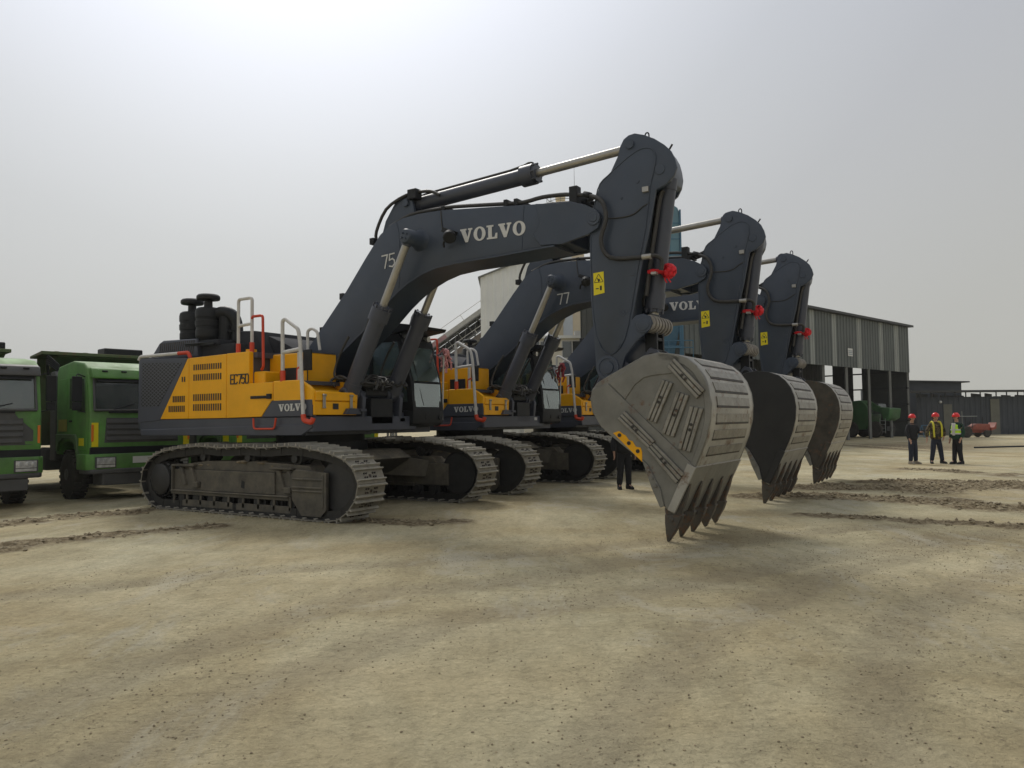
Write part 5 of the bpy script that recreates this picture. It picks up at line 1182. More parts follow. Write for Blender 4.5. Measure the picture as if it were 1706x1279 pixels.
# open fronted shed
def shed():
    t = thing('open_shed', 'large grey corrugated shed with pale vertical strips and an open lower front', 'shed', (32.06, 61.9, 0))
    ul = Vector((-.737, -.676)); dp_ = Vector((-.676, .737)); L = 31.2; D = 7.2
    def P(s, d, z): v = ul*s+dp_*d; return (v.x, v.y, z)
    pxs = lambda px: (32.06-61.9*(px-853)/1280)/(.737-.676*(px-853)/1280)
    strips = [(pxs(b), pxs(a)) for a, b in ((1352, 1359), (1389, 1395.5), (1430, 1437), (1467, 1473), (1492, 1499))]+[(19.5, 20.1), (22.4, 23.0), (25.4, 26.0), (28.3, 28.9)]
    strips.sort(); cur = 0; walls = []
    for a, b in strips: walls.append((cur, a, 0)); walls.append((a, b, 1)); cur = b
    walls.append((cur, L, 0))
    for a, b, lt in walls:
        m = MB(); corrugated(m, P(b, 0, 0)[:2], P(a, 0, 0)[:2], 5.15, 8.78, .04, .42 if not lt else .3, .05)
        m.build('translucent_strip' if lt else 'cladding', 'shed_light_strip' if lt else 'shed_cladding', t, smooth=0)
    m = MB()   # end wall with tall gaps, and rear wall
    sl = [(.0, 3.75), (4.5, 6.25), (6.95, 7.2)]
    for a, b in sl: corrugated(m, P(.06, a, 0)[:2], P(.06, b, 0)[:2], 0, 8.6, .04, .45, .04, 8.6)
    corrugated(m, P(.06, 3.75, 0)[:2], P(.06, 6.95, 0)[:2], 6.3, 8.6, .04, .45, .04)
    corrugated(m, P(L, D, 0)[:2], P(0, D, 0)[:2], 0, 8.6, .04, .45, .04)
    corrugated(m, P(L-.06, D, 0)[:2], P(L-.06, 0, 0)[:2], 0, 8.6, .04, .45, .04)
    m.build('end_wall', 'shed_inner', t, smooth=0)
    m = MB()
    for z in (1.3, 2.6, 3.9, 5.2, 6.5): m.tube([P(.18, 0, z), P(.18, D, z)], .07, 4, smooth=0)
    for s_ in (.2, 10, 20, 30): beam(m, P(s_, .1, 8.6), P(s_, D, 8.9), .3)
    m.build('girts', 'shed_trim', t, smooth=0)
    for px in (1519.5, 1485.5, 1450.5, 1413.5, 1375, 1330, 1280, 1230, 1180, 1142):
        s_ = min(max(pxs(px), .08), L-.1); m = MB(); v = P(s_, .12, 0); m.bb(v[0]-.09, v[0]+.09, v[1]-.09, v[1]+.09, 0, 5.3); m.build('post', 'shed_steel', t)
    m = MB(); a, b, c, d = P(-.3, -.35, 8.80), P(L+.3, -.35, 8.80), P(L+.3, D+.3, 9.1), P(-.3, D+.3, 9.1)
    m.hexa([a, b, c, d]+[(q[0], q[1], q[2]+.16) for q in (a, b, c, d)]); m.build('roof', 'shed_trim', t)
    m = MB(); s_ = pxs(1417); v0, v1 = P(s_+.38, -.085, 0), P(s_-.38, -.085, 0); v2, v3 = P(s_-.38, -.07, 0), P(s_+.38, -.07, 0)
    m.hexa([(v0[0], v0[1], 5.95), (v1[0], v1[1], 5.95), (v2[0], v2[1], 5.95), (v3[0], v3[1], 5.95), (v0[0], v0[1], 6.5), (v1[0], v1[1], 6.5), (v2[0], v2[1], 6.5), (v3[0], v3[1], 6.5)]); m.build('wall_notice', 'sticker_white', t)
    m = MB()
    for z in (6.08, 6.2, 6.32): v0, v1 = P(s_+.3, -.092, z), P(s_-.3, -.092, z); m.tube([v0, v1], .022, 4, smooth=0)
    m.build('notice_lines', 'blue_steel', t)
shed()
def low_shed():
    t = thing('low_shed', 'long low dark shed with a flat roof and a bright gap under its eaves', 'shed', (0, 0, 0))
    A, B_ = (34.0, 64.5), (62, 68.5)
    m = MB(); corrugated(m, A, B_, 0, 3.22, .1, .5, .04); m.build('wall', 'low_shed_wall', t, smooth=0)
    a, b = Vector(A), Vector(B_); d = (b-a).normalized(); n_ = Vector((-d.y, d.x))
    def slab(nm, mt, off0, off1, z0, z1, z2=None):
        m = MB(); z2 = z2 or 0; q = [a+n_*off0-d*1, b+n_*off0, b+n_*off1, a+n_*off1-d*1]; m.hexa([(q[0].x, q[0].y, z0), (q[1].x, q[1].y, z0), (q[2].x, q[2].y, z0+z2), (q[3].x, q[3].y, z0+z2), (q[0].x, q[0].y, z1), (q[1].x, q[1].y, z1), (q[2].x, q[2].y, z1+z2), (q[3].x, q[3].y, z1+z2)]); m.build(nm, mt, t)
    slab('roof', 'shed_trim', -.8, 5, 3.60, 3.76, .15)
    L = (b-a).length; rnd = random.Random(4)
    for i in range(26):
        p = a+d*(i*L/26+rnd.uniform(.1, .9)); m = MB(); m.bb(p.x-.035, p.x+.035, p.y-.035, p.y+.035, 3.1, 3.64); m.build('post', 'shed_trim', t)
    m = MB()
    s_ = .2
    while s_ < L-2:
        w_ = rnd.uniform(.2, 1.5); h = rnd.choice((.04, .08, .14, .30)); p = a+d*s_+n_*.3; q = a+d*(s_+w_)+n_*.3; m.hexa([(p.x, p.y, 3.15), (q.x, q.y, 3.15), (q.x, q.y+.2, 3.15), (p.x, p.y+.2, 3.15), (p.x, p.y, 3.22+h), (q.x, q.y, 3.22+h*.7), (q.x, q.y+.2, 3.22+h*.7), (p.x, p.y+.2, 3.22+h)]); s_ += w_+rnd.uniform(.1, .9)
    m.build('clutter_on_ledge', 'shed_trim', t)
    for px0, px1, z1 in ((1570, 1584, 2.6), (1648, 1663, 3.0)):
        k0, k1 = (px0-853)/1280, (px1-853)/1280
        def on(k): s_ = (a.y*k-a.x)/(d.x-d.y*k); return a+d*s_-n_*.08
        p, q = on(k0), on(k1); m = MB(); m.hexa([(p.x, p.y, 0), (q.x, q.y, 0), (q.x, q.y+.05, 0), (p.x, p.y+.05, 0), (p.x, p.y, z1), (q.x, q.y, z1), (q.x, q.y+.05, z1), (p.x, p.y+.05, z1)]); m.build('door', 'door_olive', t)
    m = MB(); k = (1564-853)/1280; s_ = (a.y*k-a.x)/(d.x-d.y*k); p = a+d*s_-n_*.15; m.sphere((p.x, p.y, 2.8), .14, 10); m.build('wall_lamp', 'lamp_glass', t)
    t2 = thing('roof_building', 'dark building with a sloping roof rising just behind the low shed', 'building', (0, 0, 0))
    m = MB(); m.prism([(36.3, 0), (43.3, 0), (43.3, 4.9), (42.9, 4.95), (37.2, 4.95), (36.3, 4.4)], 74, 80); m.build('wall', 'low_shed_wall', t2)
    m = MB(); m.prism([(37.0, 4.96), (43.9, 4.80), (43.9, 4.92), (37.0, 5.10)], 73.6, 80.4); m.build('roof', 'shed_trim', t2)
low_shed()
def factory():
    t = thing('white_building', 'tall windowless off-white building with a sloping roof behind the booms', 'building', (0, 0, 0))
    m = MB(); corrugated(m, (-2.19, 55), (2.3, 55), 0, 12.0, .04, .5, .03, 13.75); corrugated(m, (2.3, 55.05), (2.3, 68), 0, 13.7, .04, .5, .03); corrugated(m, (-2.1, 68), (-2.1, 55.1), 0, 11.9, .04, .5, .03); m.build('wall', 'wall_white', t, smooth=0)
    m = MB(); m.hexa([(-2.36, 54.8, 11.93), (2.5, 54.8, 13.84), (2.5, 68.2, 13.84), (-2.36, 68.2, 11.93), (-2.36, 54.8, 12.03), (2.5, 54.8, 13.94), (2.5, 68.2, 13.94), (-2.36, 68.2, 12.03)])
    m.build('roof', 'shed_steel', t)
    t = thing('storage_silo', 'tall beige silo with a railed top and vent, rising behind the nearest boom', 'silo', (4.35, 60, 0))
    m = MB(); m.lathe((0, 0, 0), (0, 0, 1), [(0, 1.45), (4, 1.45), (4.02, 1.48), (4.1, 1.48), (4.12, 1.45), (10, 1.45), (10.02, 1.48), (10.1, 1.48), (10.12, 1.45), (18.4, 1.45), (18.7, .9), (18.75, .1)], 40); m.build('shell', 'silo_beige', t)
    m = MB(); m.bb(-.02-.35, .35, -1.50, -1.38, 0, 18.3); m.build('ladder_cover', 'silo_strip', t)
    m = MB(); m.lathe((-.35, 0, 18.6), (0, 0, 1), [(0, .33), (.3, .33), (.35, .38), (.85, .42), (.9, .40), (.9, .1)], 20); m.build('vent', 'silo_beige', t)
    m = MB()
    for z in (18.75, 19.2): m.tube([(1.42*math.cos(a), 1.42*math.sin(a), z) for a in [i*math.pi/10 for i in range(20)]], .025, 5, smooth=1, closed=True)
    for i in range(10): a = i*math.pi/5; m.cyl((1.42*math.cos(a), 1.42*math.sin(a), 18.2), (1.42*math.cos(a), 1.42*math.sin(a), 19.2), .02, n=5)
    m.build('railing', 'shed_steel', t)
    m = MB(); m.cyl((.75, -.3, 18.4), (.75, -.3, 21.6), .03, .01, n=5); m.build('antenna', 'shed_steel', t)
    t = thing('office_building', 'pale two storey building with a dark sliding window below the silo', 'building', (0, 0, 0))
    m = MB(); m.bb(.8, 5.35, 50, 54, 0, 7.0); m.build('wall', 'wall_beige', t)
    m = MB(); m.bb(.6, 5.55, 49.75, 54.2, 6.98, 7.16); m.build('roof', 'wall_white', t)
    for x0, x1, z0, z1 in ((3.30, 4.60, 5.70, 6.80), (3.30, 4.60, 2.6, 3.7), (1.2, 2.5, 5.7, 6.8)):
        m = MB(); m.bb(x0, x1, 49.97, 50.05, z0, z1); w_ = m.build('window', 'window_glass', t); m = MB(); xm = (x0+x1)/2
        for q in ((x0-.04, x0+.02, z0-.04, z1+.04), (x1-.02, x1+.04, z0-.04, z1+.04), (xm-.03, xm+.03, z0, z1), (x0, x1, z0-.05, z0+.01), (x0, x1, z1-.01, z1+.05)): m.bb(q[0], q[1], 49.93, 49.985, q[2], q[3])
        m.build('window_frame', 'white_paint', w_)
    m = MB(); m.bb(4.1, 4.6, 49.8, 50.2, 7.17, 7.45); m.cyl((4.25, 49.78, 7.31), (4.25, 49.80, 7.31), .11, n=16); tag(m.build('air_conditioner', 'sticker_white'), 'small air conditioner box on the flat roof edge of the pale office', 'air conditioner')
    # conveyors
    def conveyor(label, x0, z0, x1, z1, y, red=True, h=.95, w_=1.5):
        t = thing('conveyor', label, 'conveyor', (0, 0, 0)); d = Vector((x1-x0, 0, z1-z0)); L = d.length; d.normalize(); u = Vector((-d.z, 0, d.x)); a = Vector((x0, y, z0)); n = int(L/.9)
        m = MB()
        for yy in (0, w_):
            for o in (0, h): m.tube([a+Vector((0, yy, 0))+u*o, a+Vector((0, yy, 0))+u*o+d*L], .06, 5, smooth=0)
            for i in range(n+1):
                p = a+Vector((0, yy, 0))+d*(i*L/n); m.cyl(p, p+u*h, .035, n=4)
                if i < n: m.cyl(p, p+d*(L/n)+u*h, .03, n=4)
        m.build('truss', 'shed_steel', t, smooth=0)
        m = MB(); q = a+u*(h+.0); P = [q, q+d*L, q+d*L+u*.38, q+u*.38]; m.add([(p.x, y-.03, p.z) for p in P]+[(p.x, y+w_, p.z) for p in P], [(0, 1, 2, 3), (7, 6, 5, 4), (0, 4, 5, 1), (1, 5, 6, 2), (2, 6, 7, 3), (3, 7, 4, 0)]); m.build('gallery_roof', 'conveyor_grey' if red else 'conveyor_board', t)
        if red: m = MB(); q = a+u*(h+.02)+d*L*.45; P = [q, q+d*L*.22, q+d*L*.22+u*.30, q+u*.30]; m.add([(p.x, y-.05, p.z) for p in P]+[(p.x, y-.03, p.z) for p in P], [(0, 1, 2, 3), (7, 6, 5, 4), (0, 4, 5, 1), (1, 5, 6, 2), (2, 6, 7, 3), (3, 7, 4, 0)]); m.build('red_cover', 'conveyor_red', t)
        m = MB(); q = a+u*.15; P = [q, q+d*L, q+d*L+u*(h-.25), q+u*(h-.25)]; m.add([(p.x, y+w_-.05, p.z) for p in P]+[(p.x, y+w_, p.z) for p in P], [(0, 1, 2, 3), (7, 6, 5, 4), (0, 4, 5, 1), (1, 5, 6, 2), (2, 6, 7, 3), (3, 7, 4, 0)]); m.build('interior_shade_sheet', 'shed_trim', t)  # dark sheet added to give the truss a shaded interior
        m = MB(); q = a+u*.12; P = [q, q+d*L, q+d*L+u*.1, q+u*.1]; m.add([(p.x, y+.1, p.z) for p in P]+[(p.x, y+w_-.1, p.z) for p in P], [(0, 1, 2, 3), (7, 6, 5, 4), (0, 4, 5, 1), (1, 5, 6, 2), (2, 6, 7, 3), (3, 7, 4, 0)]); m.build('belt', 'black_part', t)
        m = MB(); q = a+u*(h+.85); m.tube([q, q+d*L], .025, 4, smooth=0)
        for i in range(0, n+1, 2): p = a+d*(i*L/n)+u*(h+.35); m.cyl(p, p+u*.5, .02, n=4)
        m.build('handrail', 'white_paint', t)
        m = MB()
        for f in (.35, .7, .95): p = a+d*L*f; m.cyl((p.x, y, 0), (p.x, y, p.z), .09, n=6); m.cyl((p.x, y+w_, 0), (p.x, y+w_, p.z), .09, n=6)
        m.build('support_legs', 'shed_steel', t)
    conveyor('inclined belt conveyor with a reddish gallery top, running up to the white building', -15.0, -.3, 1.0, 10.85, 58, True, 1.0)
    conveyor('lower inclined conveyor of brown boards beneath the red topped one', -14.0, -.9, 1.0, 9.45, 56.5, False, .40, 1.3)
    m = MB(); 
    for i in range(9): x = -8+i*.7; m.prism([(x, 1.2+i*.48), (x+.45, 1.5+i*.48), (x+.40, 1.62+i*.48), (x-.05, 1.32+i*.48)], 48.9, 49.4)
    t = thing('blue_plant_tower', 'narrow blue batching tower with a hopper, between the first two arms', 'tower', (7.04, 38, 0))
    m = MB(); m.prism([(0, 6.6), (1.42, 6.6), (1.42, 12.0), (1.36, 12.2), (1.22, 12.3), (0, 12.3)], 0, 2.2); b = m.build('tower_body', 'blue_panel', t, bevel=.03)
    m = MB()
    for z in (7.4, 8.2, 9.0, 9.8, 10.6, 11.4): m.bb(-.02, 1.44, -.02, .0, z, z+.05)
    m.bb(1.42, 1.50, -.05, .05, 4.8, 12.1); m.bb(.9, .94, -.03, 0, 6.6, 12.2); m.build('seams', 'blue_steel', b)
    m = MB(); m.hexa([(.35, .4, 4.6), (1.05, .4, 4.6), (1.05, 1.6, 4.6), (.35, 1.6, 4.6), (0, 0, 6.6), (1.42, 0, 6.6), (1.42, 2.2, 6.6), (0, 2.2, 6.6)]); m.build('hopper', 'blue_steel', t)
    m = MB()
    for x in (.02, 1.38):
        for y in (.05, 2.1): m.bb(x-.06, x+.06, y-.06, y+.06, 0, 6.6)
    for z in (2, 3.6, 5.2): m.bb(0, 1.4, -.02, .04, z, z+.08)
    m.build('legs', 'blue_steel', t)
    m = MB(); m.bb(.1, 1.3, .8, 1.6, .1, 4.4); m.build('machine_box', 'wall_white', t)
    m = MB(); 
    for z in (5.5, 5.15): m.tube([(-.5, -.3, z), (1.9, -.3, z)], .025, 5, smooth=0)
    for x in (-.5, .1, .7, 1.3, 1.9): m.cyl((x, -.3, 4.6), (x, -.3, 5.5), .02, n=5)
    m.bb(-.5, 1.9, -.3, .1, 4.5, 4.6); m.build('railing', 'blue_steel', t)
factory()
# tractor, loader, pole, pipes
def farm_tractor():
    t = thing('tractor', 'small dusty red tractor with a sunshade, parked before the low shed', 'tractor', (34.3, 57.5, 0), R(8))
    m = MB(); m.prism([(-.2, .55), (1.25, .5), (1.35, .62), (1.30, .98), (.2, 1.02), (-.2, .80)], -.28, .28); m.prism([(-1.3, .35), (1.1, .35), (1.1, .55), (-1.3, .6)], -.16, .16); m.bb(-.9, -.2, -.35, .35, .55, .72); m.build('body', 'tractor_red', t, bevel=.04, seg=2)
    for x, r, y in ((-.85, .42, .55), (-.85, .42, -.55), (.85, .27, .48), (.85, .27, -.48)):
        m = MB(); m.lathe((x, y-.11, r), (0, 1, 0), [(0, r*.5), (0, r*.85), (.05, r), (.17, r), (.22, r*.85), (.22, r*.5)], 24); w_ = m.build('wheel', 'tyre_rubber', t); m = MB(); m.cyl((x, y-.09, r), (x, y+.09, r), r*.5, n=16); m.build('rim', 'tractor_red', w_)
    m = MB()
    for x in (-1.0, -.2):
        for y in (-.35, .35): m.cyl((x, y, .6), (x, y, 1.55), .022, n=6)
    m.build('canopy_posts', 'shed_trim', t); m = MB(); m.bb(-1.2, .1, -.5, .5, 1.55, 1.60); m.build('canopy', 'shed_light_strip', t, bevel=.015)
    m = MB(); m.bb(-.85, -.5, -.2, .2, .72, .82); m.bb(-.92, -.84, -.2, .2, .75, 1.1); m.build('seat', 'black_part', t, bevel=.02); m = MB(); m.tube([(-.25+.15*math.cos(a)*.3, .16*math.cos(a), 1.05+.16*math.sin(a)) for a in [i*.63 for i in range(10)]], .015, 5, closed=True); m.cyl((-.2, 0, .8), (-.25, 0, 1.05), .015, n=5); m.build('steering_wheel', 'black_part', t)
    m = MB(); m.cyl((1.0, .1, .98), (1.0, .1, 1.5), .03, n=8); m.build('exhaust', 'black_part', t)
    m = MB(); m.prism([(1.3, .5), (1.7, .62), (1.75, 1.1), (1.55, .75), (1.3, .72)], -.4, .4); m.build('front_guard', 'tractor_red', t, bevel=.01)
farm_tractor()
def loader():
    t = thing('green_loader', 'bulky green loading machine with a ladder, parked inside the open shed', 'machine', (28.4, 60.5, 0), R(-55)); t.scale = (1.05, .9, 1.15)
    m = MB(); m.prism([(-1.9, .55), (-.2, .55), (.1, .9), (.2, 1.5), (-.1, 2.2), (-.6, 2.55), (-1.3, 2.5), (-1.8, 2.0)], -.9, .9); b = m.build('body', 'loader_green', t, bevel=.08, seg=3)
    m = MB(); m.prism([(-.6, 2.3), (.3, 2.35), (1.0, 2.0), (1.5, 1.75), (1.45, 1.2), (1.2, 1.25), (1.0, 1.6), (.2, 1.9), (-.5, 1.9)], -.7, -.4); m.prism([(.9, 2.05), (1.7, 1.95), (1.6, 1.3), (1.2, 1.1)], -.9, .9); m.build('arm', 'loader_green', t, bevel=.03)
    m = MB(); m.prism([(-.1, 1.6), (.8, 1.6), (.7, 2.3), (0, 2.35)], -.6, .6); m.build('cab', 'truck_glass', t, bevel=.03)
    for x in (-1.3, .6):
        for y in (-.95, .95): m = MB(); m.lathe((x, y-.18, .55), (0, 1, 0), [(0, .25), (0, .48), (.06, .55), (.30, .55), (.36, .48), (.36, .25)], 24); m.build('wheel', 'tyre_rubber', t)
    m = MB()
    for x in (.95, 1.35): m.cyl((x, -.95, .3), (x, -.95, 1.3), .025, n=6)
    for z in (.4, .65, .9, 1.15): m.cyl((.95, -.95, z), (1.35, -.95, z), .02, n=6)
    m.build('ladder', 'shed_light_strip', t); m = MB(); m.bb(-1.7, 1.3, -.6, .6, .45, .75); m.build('chassis', 'black_part', t)
loader()
m = MB(); m.cyl((33.35, 57.0, 0), (33.30, 57.0, 1.95), .045, n=8); m.bb(33.2, 33.5, 56.85, 57.15, 0, .06); tag(m.build('marker_pole', 'shed_steel'), 'thin pale pole standing between the workers and the red tractor', 'pole')
m = MB(); m.tube([(23.0, 38.4, .04), (26, 39.2, .04), (30, 40, .04), (38, 42, .04)], .045, 8); tag(m.build('black_pipe', 'black_part', smooth=40), 'black pipe lying across the dirt in front of the low shed', 'pipe')
m = MB(); m.tube([(25.5, 37.8, .04), (30, 39, .04), (38, 41.0, .04)], .03, 8); tag(m.build('white_pipe', 'white_paint', smooth=40), 'thin whitish pipe lying on the dirt just before the black pipe', 'pipe')
t = thing('pipe_rack', 'small blue steel frame on the ground by the shed corner', 'rack', (30.6, 58.2, 0)); m = MB()
for x in (0, .6, 1.2): m.cyl((x, 0, 0), (x+.35, 0, .95), .035, n=5); m.cyl((x+.5, 0, 0), (x+.35, 0, .95), .035, n=5)
m.tube([(0, 0, .1), (1.7, 0, .1)], .03, 5, smooth=0); m.tube([(.3, 0, .93), (1.6, 0, .93)], .03, 5, smooth=0); m.build('frame', 'blue_steel', t)

# ---------------------------------------------------------------- people
mat('skin', (.46, .27, .19), .6, var=.08, scale=20)
mat('cloth_black', (.014, .015, .018), .9, var=.25, scale=12)
mat('cloth_navy', (.020, .026, .045), .9, var=.25, scale=12)
mat('cloth_green', (.012, .045, .03), .9, var=.2, scale=12)
mat('hivis', (.52, .85, .04), .7, var=.12, scale=12)
mat('hivis_yellow', (.65, .60, .05), .7, var=.12, scale=12)
mat('reflective', (.6, .6, .6), .4, var=.05)
mat('shirt_white', (.62, .62, .6), .85, var=.06)
mat('helmet_red', (.72, .02, .02), .3, var=.04, scale=5)
mat('shoe_pale', (.28, .25, .20), .8, var=.2, scale=12)
mat('hair_black', (.012, .010, .009), .7)
def camo():
    m = bpy.data.materials.new('camouflage'); m.use_nodes = True; M['camouflage'] = m; t = m.node_tree; n = t.nodes; l = t.links; b = n['Principled BSDF']; b.inputs['Roughness'].default_value = .9
    co = n.new('ShaderNodeTexCoord'); x = n.new('ShaderNodeTexNoise'); x.inputs['Scale'].default_value = 9; x.inputs['Detail'].default_value = 2; l.new(co.outputs['Object'], x.inputs['Vector'])
    r = n.new('ShaderNodeValToRGB'); r.color_ramp.interpolation = 'CONSTANT'; l.new(x.outputs['Fac'], r.inputs[0]); e = r.color_ramp.elements; e[0].position = 0; e[0].color = (.03, .028, .02, 1); e[1].position = .45; e[1].color = (.12, .085, .045, 1)
    q = e.new(.54); q.color = (.055, .06, .03, 1); q = e.new(.62); q.color = (.22, .17, .10, 1); l.new(r.outputs[0], b.inputs['Base Color'])
camo()
def skin_obj(name, nodes, edges, mname, parent, root=0, sub=2):
    me = bpy.data.meshes.new(name); bm = bmesh.new(); ly = bm.verts.layers.skin.verify(); vs = []
    for i, (p, r) in enumerate(nodes):
        v = bm.verts.new(p); v[ly].radius = (r, r) if not isinstance(r, tuple) else r; v[ly].use_root = (i == root); vs.append(v)
    for a, b in edges: bm.edges.new((vs[a], vs[b]))
    bm.to_mesh(me); bm.free(); me.materials.append(M[mname])
    o = bpy.data.objects.new(name, me); C.objects.link(o)
    md = o.modifiers.new('Skin', 'SKIN'); md.use_smooth_shade = True; md.branch_smoothing = .3
    sm = o.modifiers.new('Sub', 'SUBSURF'); sm.levels = sub; sm.render_levels = sub
    dg = bpy.context.evaluated_depsgraph_get(); dg.update(); m2 = bpy.data.meshes.new_from_object(o.evaluated_get(dg)); o.modifiers.clear(); o.data = m2
    if not m2.materials: m2.materials.append(M[mname])
    m2.polygons.foreach_set('use_smooth', [True]*len(m2.polygons))
    if parent: o.parent = parent
    return o
def person(label, loc, rz, arms, legs, top='cloth_black', trou='cloth_navy', shoe='shoe_pale', sc=1., helmet=True, vest=None, shirt=False, head_turn=(0, 0)):
    """local: facing +x; arms: (elbow, wrist) for right (-y) and left (+y); legs: foot points"""
    t = thing('person', label, 'person', loc, rz, 'workers in red helmets' if helmet else None); t.scale = (sc, sc, sc)
    hip = [(0, -.09, .88), (0, .09, .88)]
    N_ = [((0, 0, .95), (.13, .15)), ((.0, 0, 1.15), (.11, .145)), ((.0, 0, 1.36), (.115, .17)), ((0, 0, 1.47), .062), ((.01, 0, 1.55), .055)]
    ht = head_turn
    N_ += [((.015+ht[0]*.3, ht[1]*.3, 1.63), .088), ((.02+ht[0], ht[1], 1.72), .084)]
    E_ = [(0, 1), (1, 2), (2, 3), (3, 4), (4, 5), (5, 6)]
    nose = len(N_); N_.append(((.115+ht[0], ht[1], 1.635), .014)); E_.append((5, nose))
    for s in (-1, 1): N_.append(((.0, s*.098, 1.645), .014)); E_.append((5, len(N_)-1))
    hands = []
    for s, (el_, wr_) in zip((-1, 1), arms):
        i = len(N_); N_ += [((0, s*.19, 1.40), .052), (el_, .042), (wr_, .030)]; E_ += [(2, i), (i, i+1), (i+1, i+2)]
        d = (Vector(wr_)-Vector(el_)).normalized(); side = Vector((1, 0, 0)) if abs(d.x) < .7 else Vector((0, -s, 0)); side = (side-d*side.dot(d)).normalized(); pal = Vector(wr_)+d*.075; j = len(N_); N_.append((tuple(pal), (.034, .018))); E_.append((i+2, j))
        nrm_ = d.cross(side)
        for f, (o, ln) in enumerate(((-.030, .068), (-.010, .080), (.010, .075), (.029, .058))):
            k = len(N_); q = pal+side*o+d*.03; N_ += [(tuple(q+d*ln*.5+nrm_*.006), .009), (tuple(q+d*ln+nrm_*.022), .0075)]; E_ += [(j, k), (k, k+1)]
        k = len(N_); q = Vector(wr_)+d*.03+side*.035; N_ += [(tuple(q+side*.012), .011), (tuple(q+side*.02+d*.045), .009)]; E_ += [(j, k), (k, k+1)]
    for s, (kn, ft) in zip((-1, 1), legs):
        i = len(N_); N_ += [((0, s*.09, .86), .085), (kn, .058), ((ft[0], ft[1], .10), .04), ((ft[0]+.15*math.cos(ft[2]), ft[1]+.15*math.sin(ft[2]), .04), .032)]; E_ += [(0, i), (i, i+1), (i+1, i+2), (i+2, i+3)]
    skin_obj('body', N_, E_, 'skin', t)
    def q_(idx, grow): return []
    A = [((0, 0, .84), (.175, .215)), ((0, 0, 1.0), (.175, .215)), ((.0, 0, 1.18), (.165, .21)), ((.0, 0, 1.36), (.155, .215)), ((0, 0, 1.455), .11), ((.005, 0, 1.51), .078)]; Ee = [(0, 1), (1, 2), (2, 3), (3, 4), (4, 5)]
    for s, (el_, wr_) in zip((-1, 1), arms):
        i = len(A); w2 = tuple(Vector(el_).lerp(Vector(wr_), .93)); A += [((0, s*.185, 1.405), .078), (tuple(Vector((0, s*.185, 1.405)).lerp(Vector(el_), .5)), .078), (el_, .072), (w2, .056)]; Ee += [(3, i), (i, i+1), (i+1, i+2), (i+2, i+3)]
    skin_obj('jacket', A, Ee, top, t)
    A = [((0, 0, .97), (.13, .165)), ((0, 0, .87), (.135, .165))]; Ee = [(0, 1)]
    for s, (kn, ft) in zip((-1, 1), legs):
        i = len(A); A += [((0, s*.09, .80), .10), (tuple(Vector((0, s*.09, .80)).lerp(Vector(kn), .5)), .102), (kn, .088), (tuple(Vector(kn).lerp(Vector((ft[0], ft[1], .10)), .5)), .080), ((ft[0], ft[1], .09), .074)]; Ee += [(1, i), (i, i+1), (i+1, i+2), (i+2, i+3), (i+3, i+4)]
    skin_obj('trousers', A, Ee, trou, t)
    for s, (kn, ft) in zip((-1, 1), legs):
        c, sn = math.cos(ft[2]), math.sin(ft[2]); m = MB(Matrix.Translation((ft[0], ft[1], 0)) @ Matrix.Rotation(ft[2], 4, 'Z'))
        m.prism([(-.08, 0), (.19, 0), (.205, .03), (.17, .065), (.06, .10), (.04, .13), (-.07, .13), (-.085, .06)], -.046, .046); m.build('shoe', shoe, t, bevel=.02, seg=2)
    if helmet:
        cx, cy = .02+ht[0]*.7, ht[1]*.7; m = MB(); m.lathe((cx, cy, 1.685), (0, 0, 1), [(0, .122), (.02, .125), (.06, .120), (.10, .100), (.13, .066), (.145, .02)], 24)
        m.add([(cx+.09*math.cos(a)*1.55 if abs(a) < 1.3 else cx+.128*math.cos(a), cy+.118*math.sin(a)*(1.05), 1.684+zz) for zz in (0, .012) for a in [-math.pi+i*math.pi/12 for i in range(24)]],
              [list(range(24)), list(range(47, 23, -1))]+[(i, i+24, (i+1) % 24+24, (i+1) % 24) for i in range(24)])
        m.bb(cx-.09, cx+.09, cy-.012, cy+.012, 1.80, 1.835); m.build('helmet', 'helmet_red', t, smooth=50)
    m = MB(); m.sphere((-.01+ht[0]*.5, ht[1]*.5, 1.66), .102, 16, (1, .98, 1.02)); m.build('hair', 'hair_black', t)
    m = MB()
    for s in (-1, 1): m.sphere((.100+ht[0]*.8, s*.033+ht[1]*.8, 1.655), .011, 8)
    m.bb(.098, .106, -.025, .025, 1.588, 1.594); m.build('face_details', 'hair_black', t)
    if shirt: m = MB(); m.prism([(-.05, 1.02), (.05, 1.02), (.065, 1.46), (-.065, 1.46)], .12, .186, ax='x'); m.build('shirt', 'shirt_white', t, bevel=.02, seg=2)
    if vest:
        A = [((0, 0, .96), (.185, .222)), ((.0, 0, 1.18), (.176, .218)), ((.0, 0, 1.36), (.166, .222)), ((0, 0, 1.43), (.14, .16))]
        if vest == 'open':
            m = MB()
            for s in (-1, 1): m.tube([(.172, s*.13, .95), (.168, s*.14, 1.2), (.150, s*.135, 1.38), (.04, s*.125, 1.50), (-.1, s*.12, 1.46), (-.17, s*.12, 1.2), (-.17, s*.12, 1.0)], .032, 6)
            m.build('vest', 'hivis_yellow', t); m = MB()
        else:
            v = skin_obj('vest', A, [(0, 1), (1, 2), (2, 3)], 'hivis', t)
            m = MB()
            for z in (1.06, 1.20): m.lathe((0, 0, z), (0, 0, 1), [(0, .19), (.001, .196), (.045, .196), (.046, .19)], 28)
            q = m.build('reflective_band', 'reflective', v); q.scale = (.96, 1.08, 1)
    return t
HD = [((0, -.27, 1.13), (.06, -.27, .90)), ((0, .27, 1.13), (.06, .27, .90))]
PY = 1.0
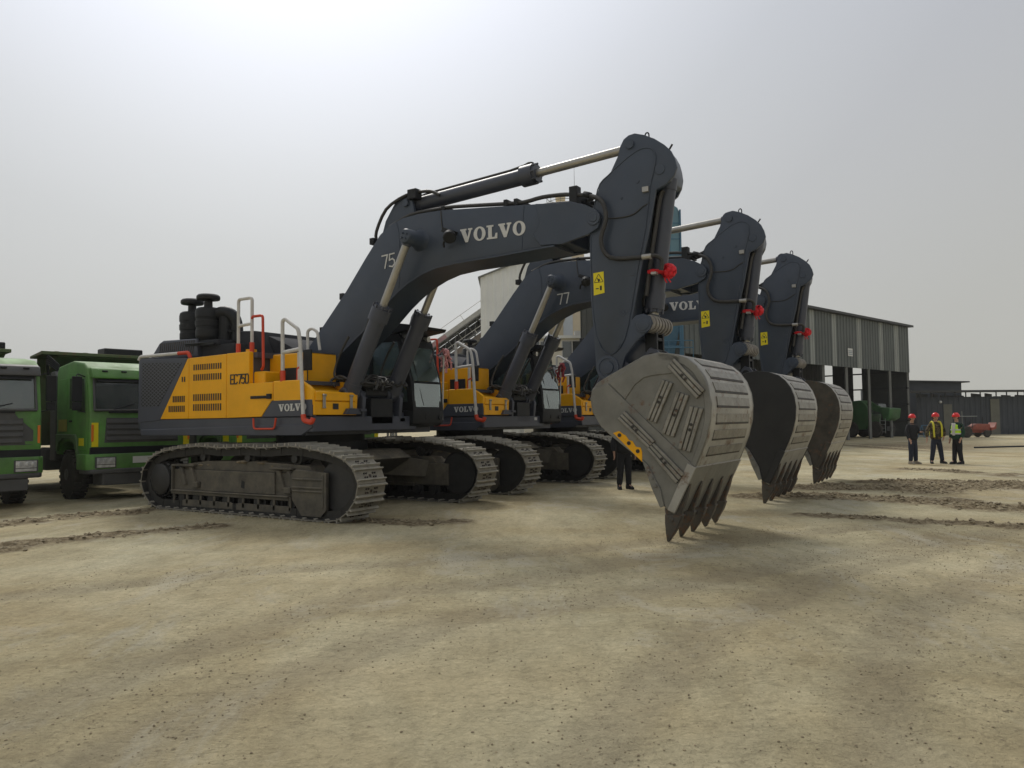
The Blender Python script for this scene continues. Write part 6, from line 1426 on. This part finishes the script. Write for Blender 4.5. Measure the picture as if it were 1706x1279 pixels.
person('worker in a black sweater and navy trousers holding a phone, leftmost of the three', (13.75, 26.5, gz(13.75, 26.5)), R(-70), [((-.02, -.25, 1.13), (.10, -.24, .90)), ((.06, .24, 1.15), (.27, .12, 1.17))],
       [((.02, -.10, .47), (0, -.12, -.2)), ((.02, .10, .47), (0, .13, .25))], sc=.94)
m = MB(); m.box((13.98, 26.22, 1.13), (.16, .03, .08), (0, 0, .5)); tag(m.build('phone', 'black_part', bevel=.004), 'dark phone in the hand of the worker in the black sweater', 'phone')
person('worker in a brown camouflage jacket and yellow harness strips, in the middle of the three', (14.62, 26.6, gz(14.6, 26.6)), R(-95), [((-.02, -.30, 1.14), (.04, -.33, .92)), ((.02, .28, 1.14), (.14, .20, .95))],
       [((.03, -.13, .47), (.0, -.18, -.3)), ((.03, .13, .47), (.0, .19, .3))], 'camouflage', 'cloth_navy', 'cloth_black', sc=.96, vest='open')
person('worker in a lime high visibility vest over a white shirt, turned towards the other two', (15.12, 26.2, gz(15.1, 26.2)), R(-160), [((-.03, -.25, 1.13), (.05, -.24, .90)), ((-.03, .24, 1.13), (.08, .23, .92))],
       [((.02, -.10, .47), (.05, -.11, 0)), ((.02, .10, .47), (-.03, .12, 0))], 'cloth_green', 'cloth_black', 'cloth_black', sc=.95, vest='full', shirt=True)
person('person in black standing behind the nearest bucket, only the lower legs showing', (2.65, 18.4, gz(2.65, 18.4)), R(-80), HD, [((.02, -.10, .47), (0, -.13, -.2)), ((.02, .10, .47), (0, .11, .2))], 'cloth_black', 'cloth_black', 'cloth_black', sc=.97, helmet=False)

# ---------------------------------------------------------------- dusty air
def haze():
    m = MB(); m.bb(-150, 150, -6, 150, -1, 24); o = m.build('haze', 'haze', smooth=0); o['kind'] = 'stuff'
hm = bpy.data.materials.new('haze'); hm.use_nodes = True; M['haze'] = hm; hn = hm.node_tree; hn.nodes.remove(hn.nodes['Principled BSDF'])
pv = hn.nodes.new('ShaderNodeVolumePrincipled'); pv.inputs['Color'].default_value = (.95, .95, .93, 1); pv.inputs['Density'].default_value = .0004; pv.inputs['Anisotropy'].default_value = .3
hn.links.new(pv.outputs[0], hn.nodes['Material Output'].inputs['Volume'])
haze()
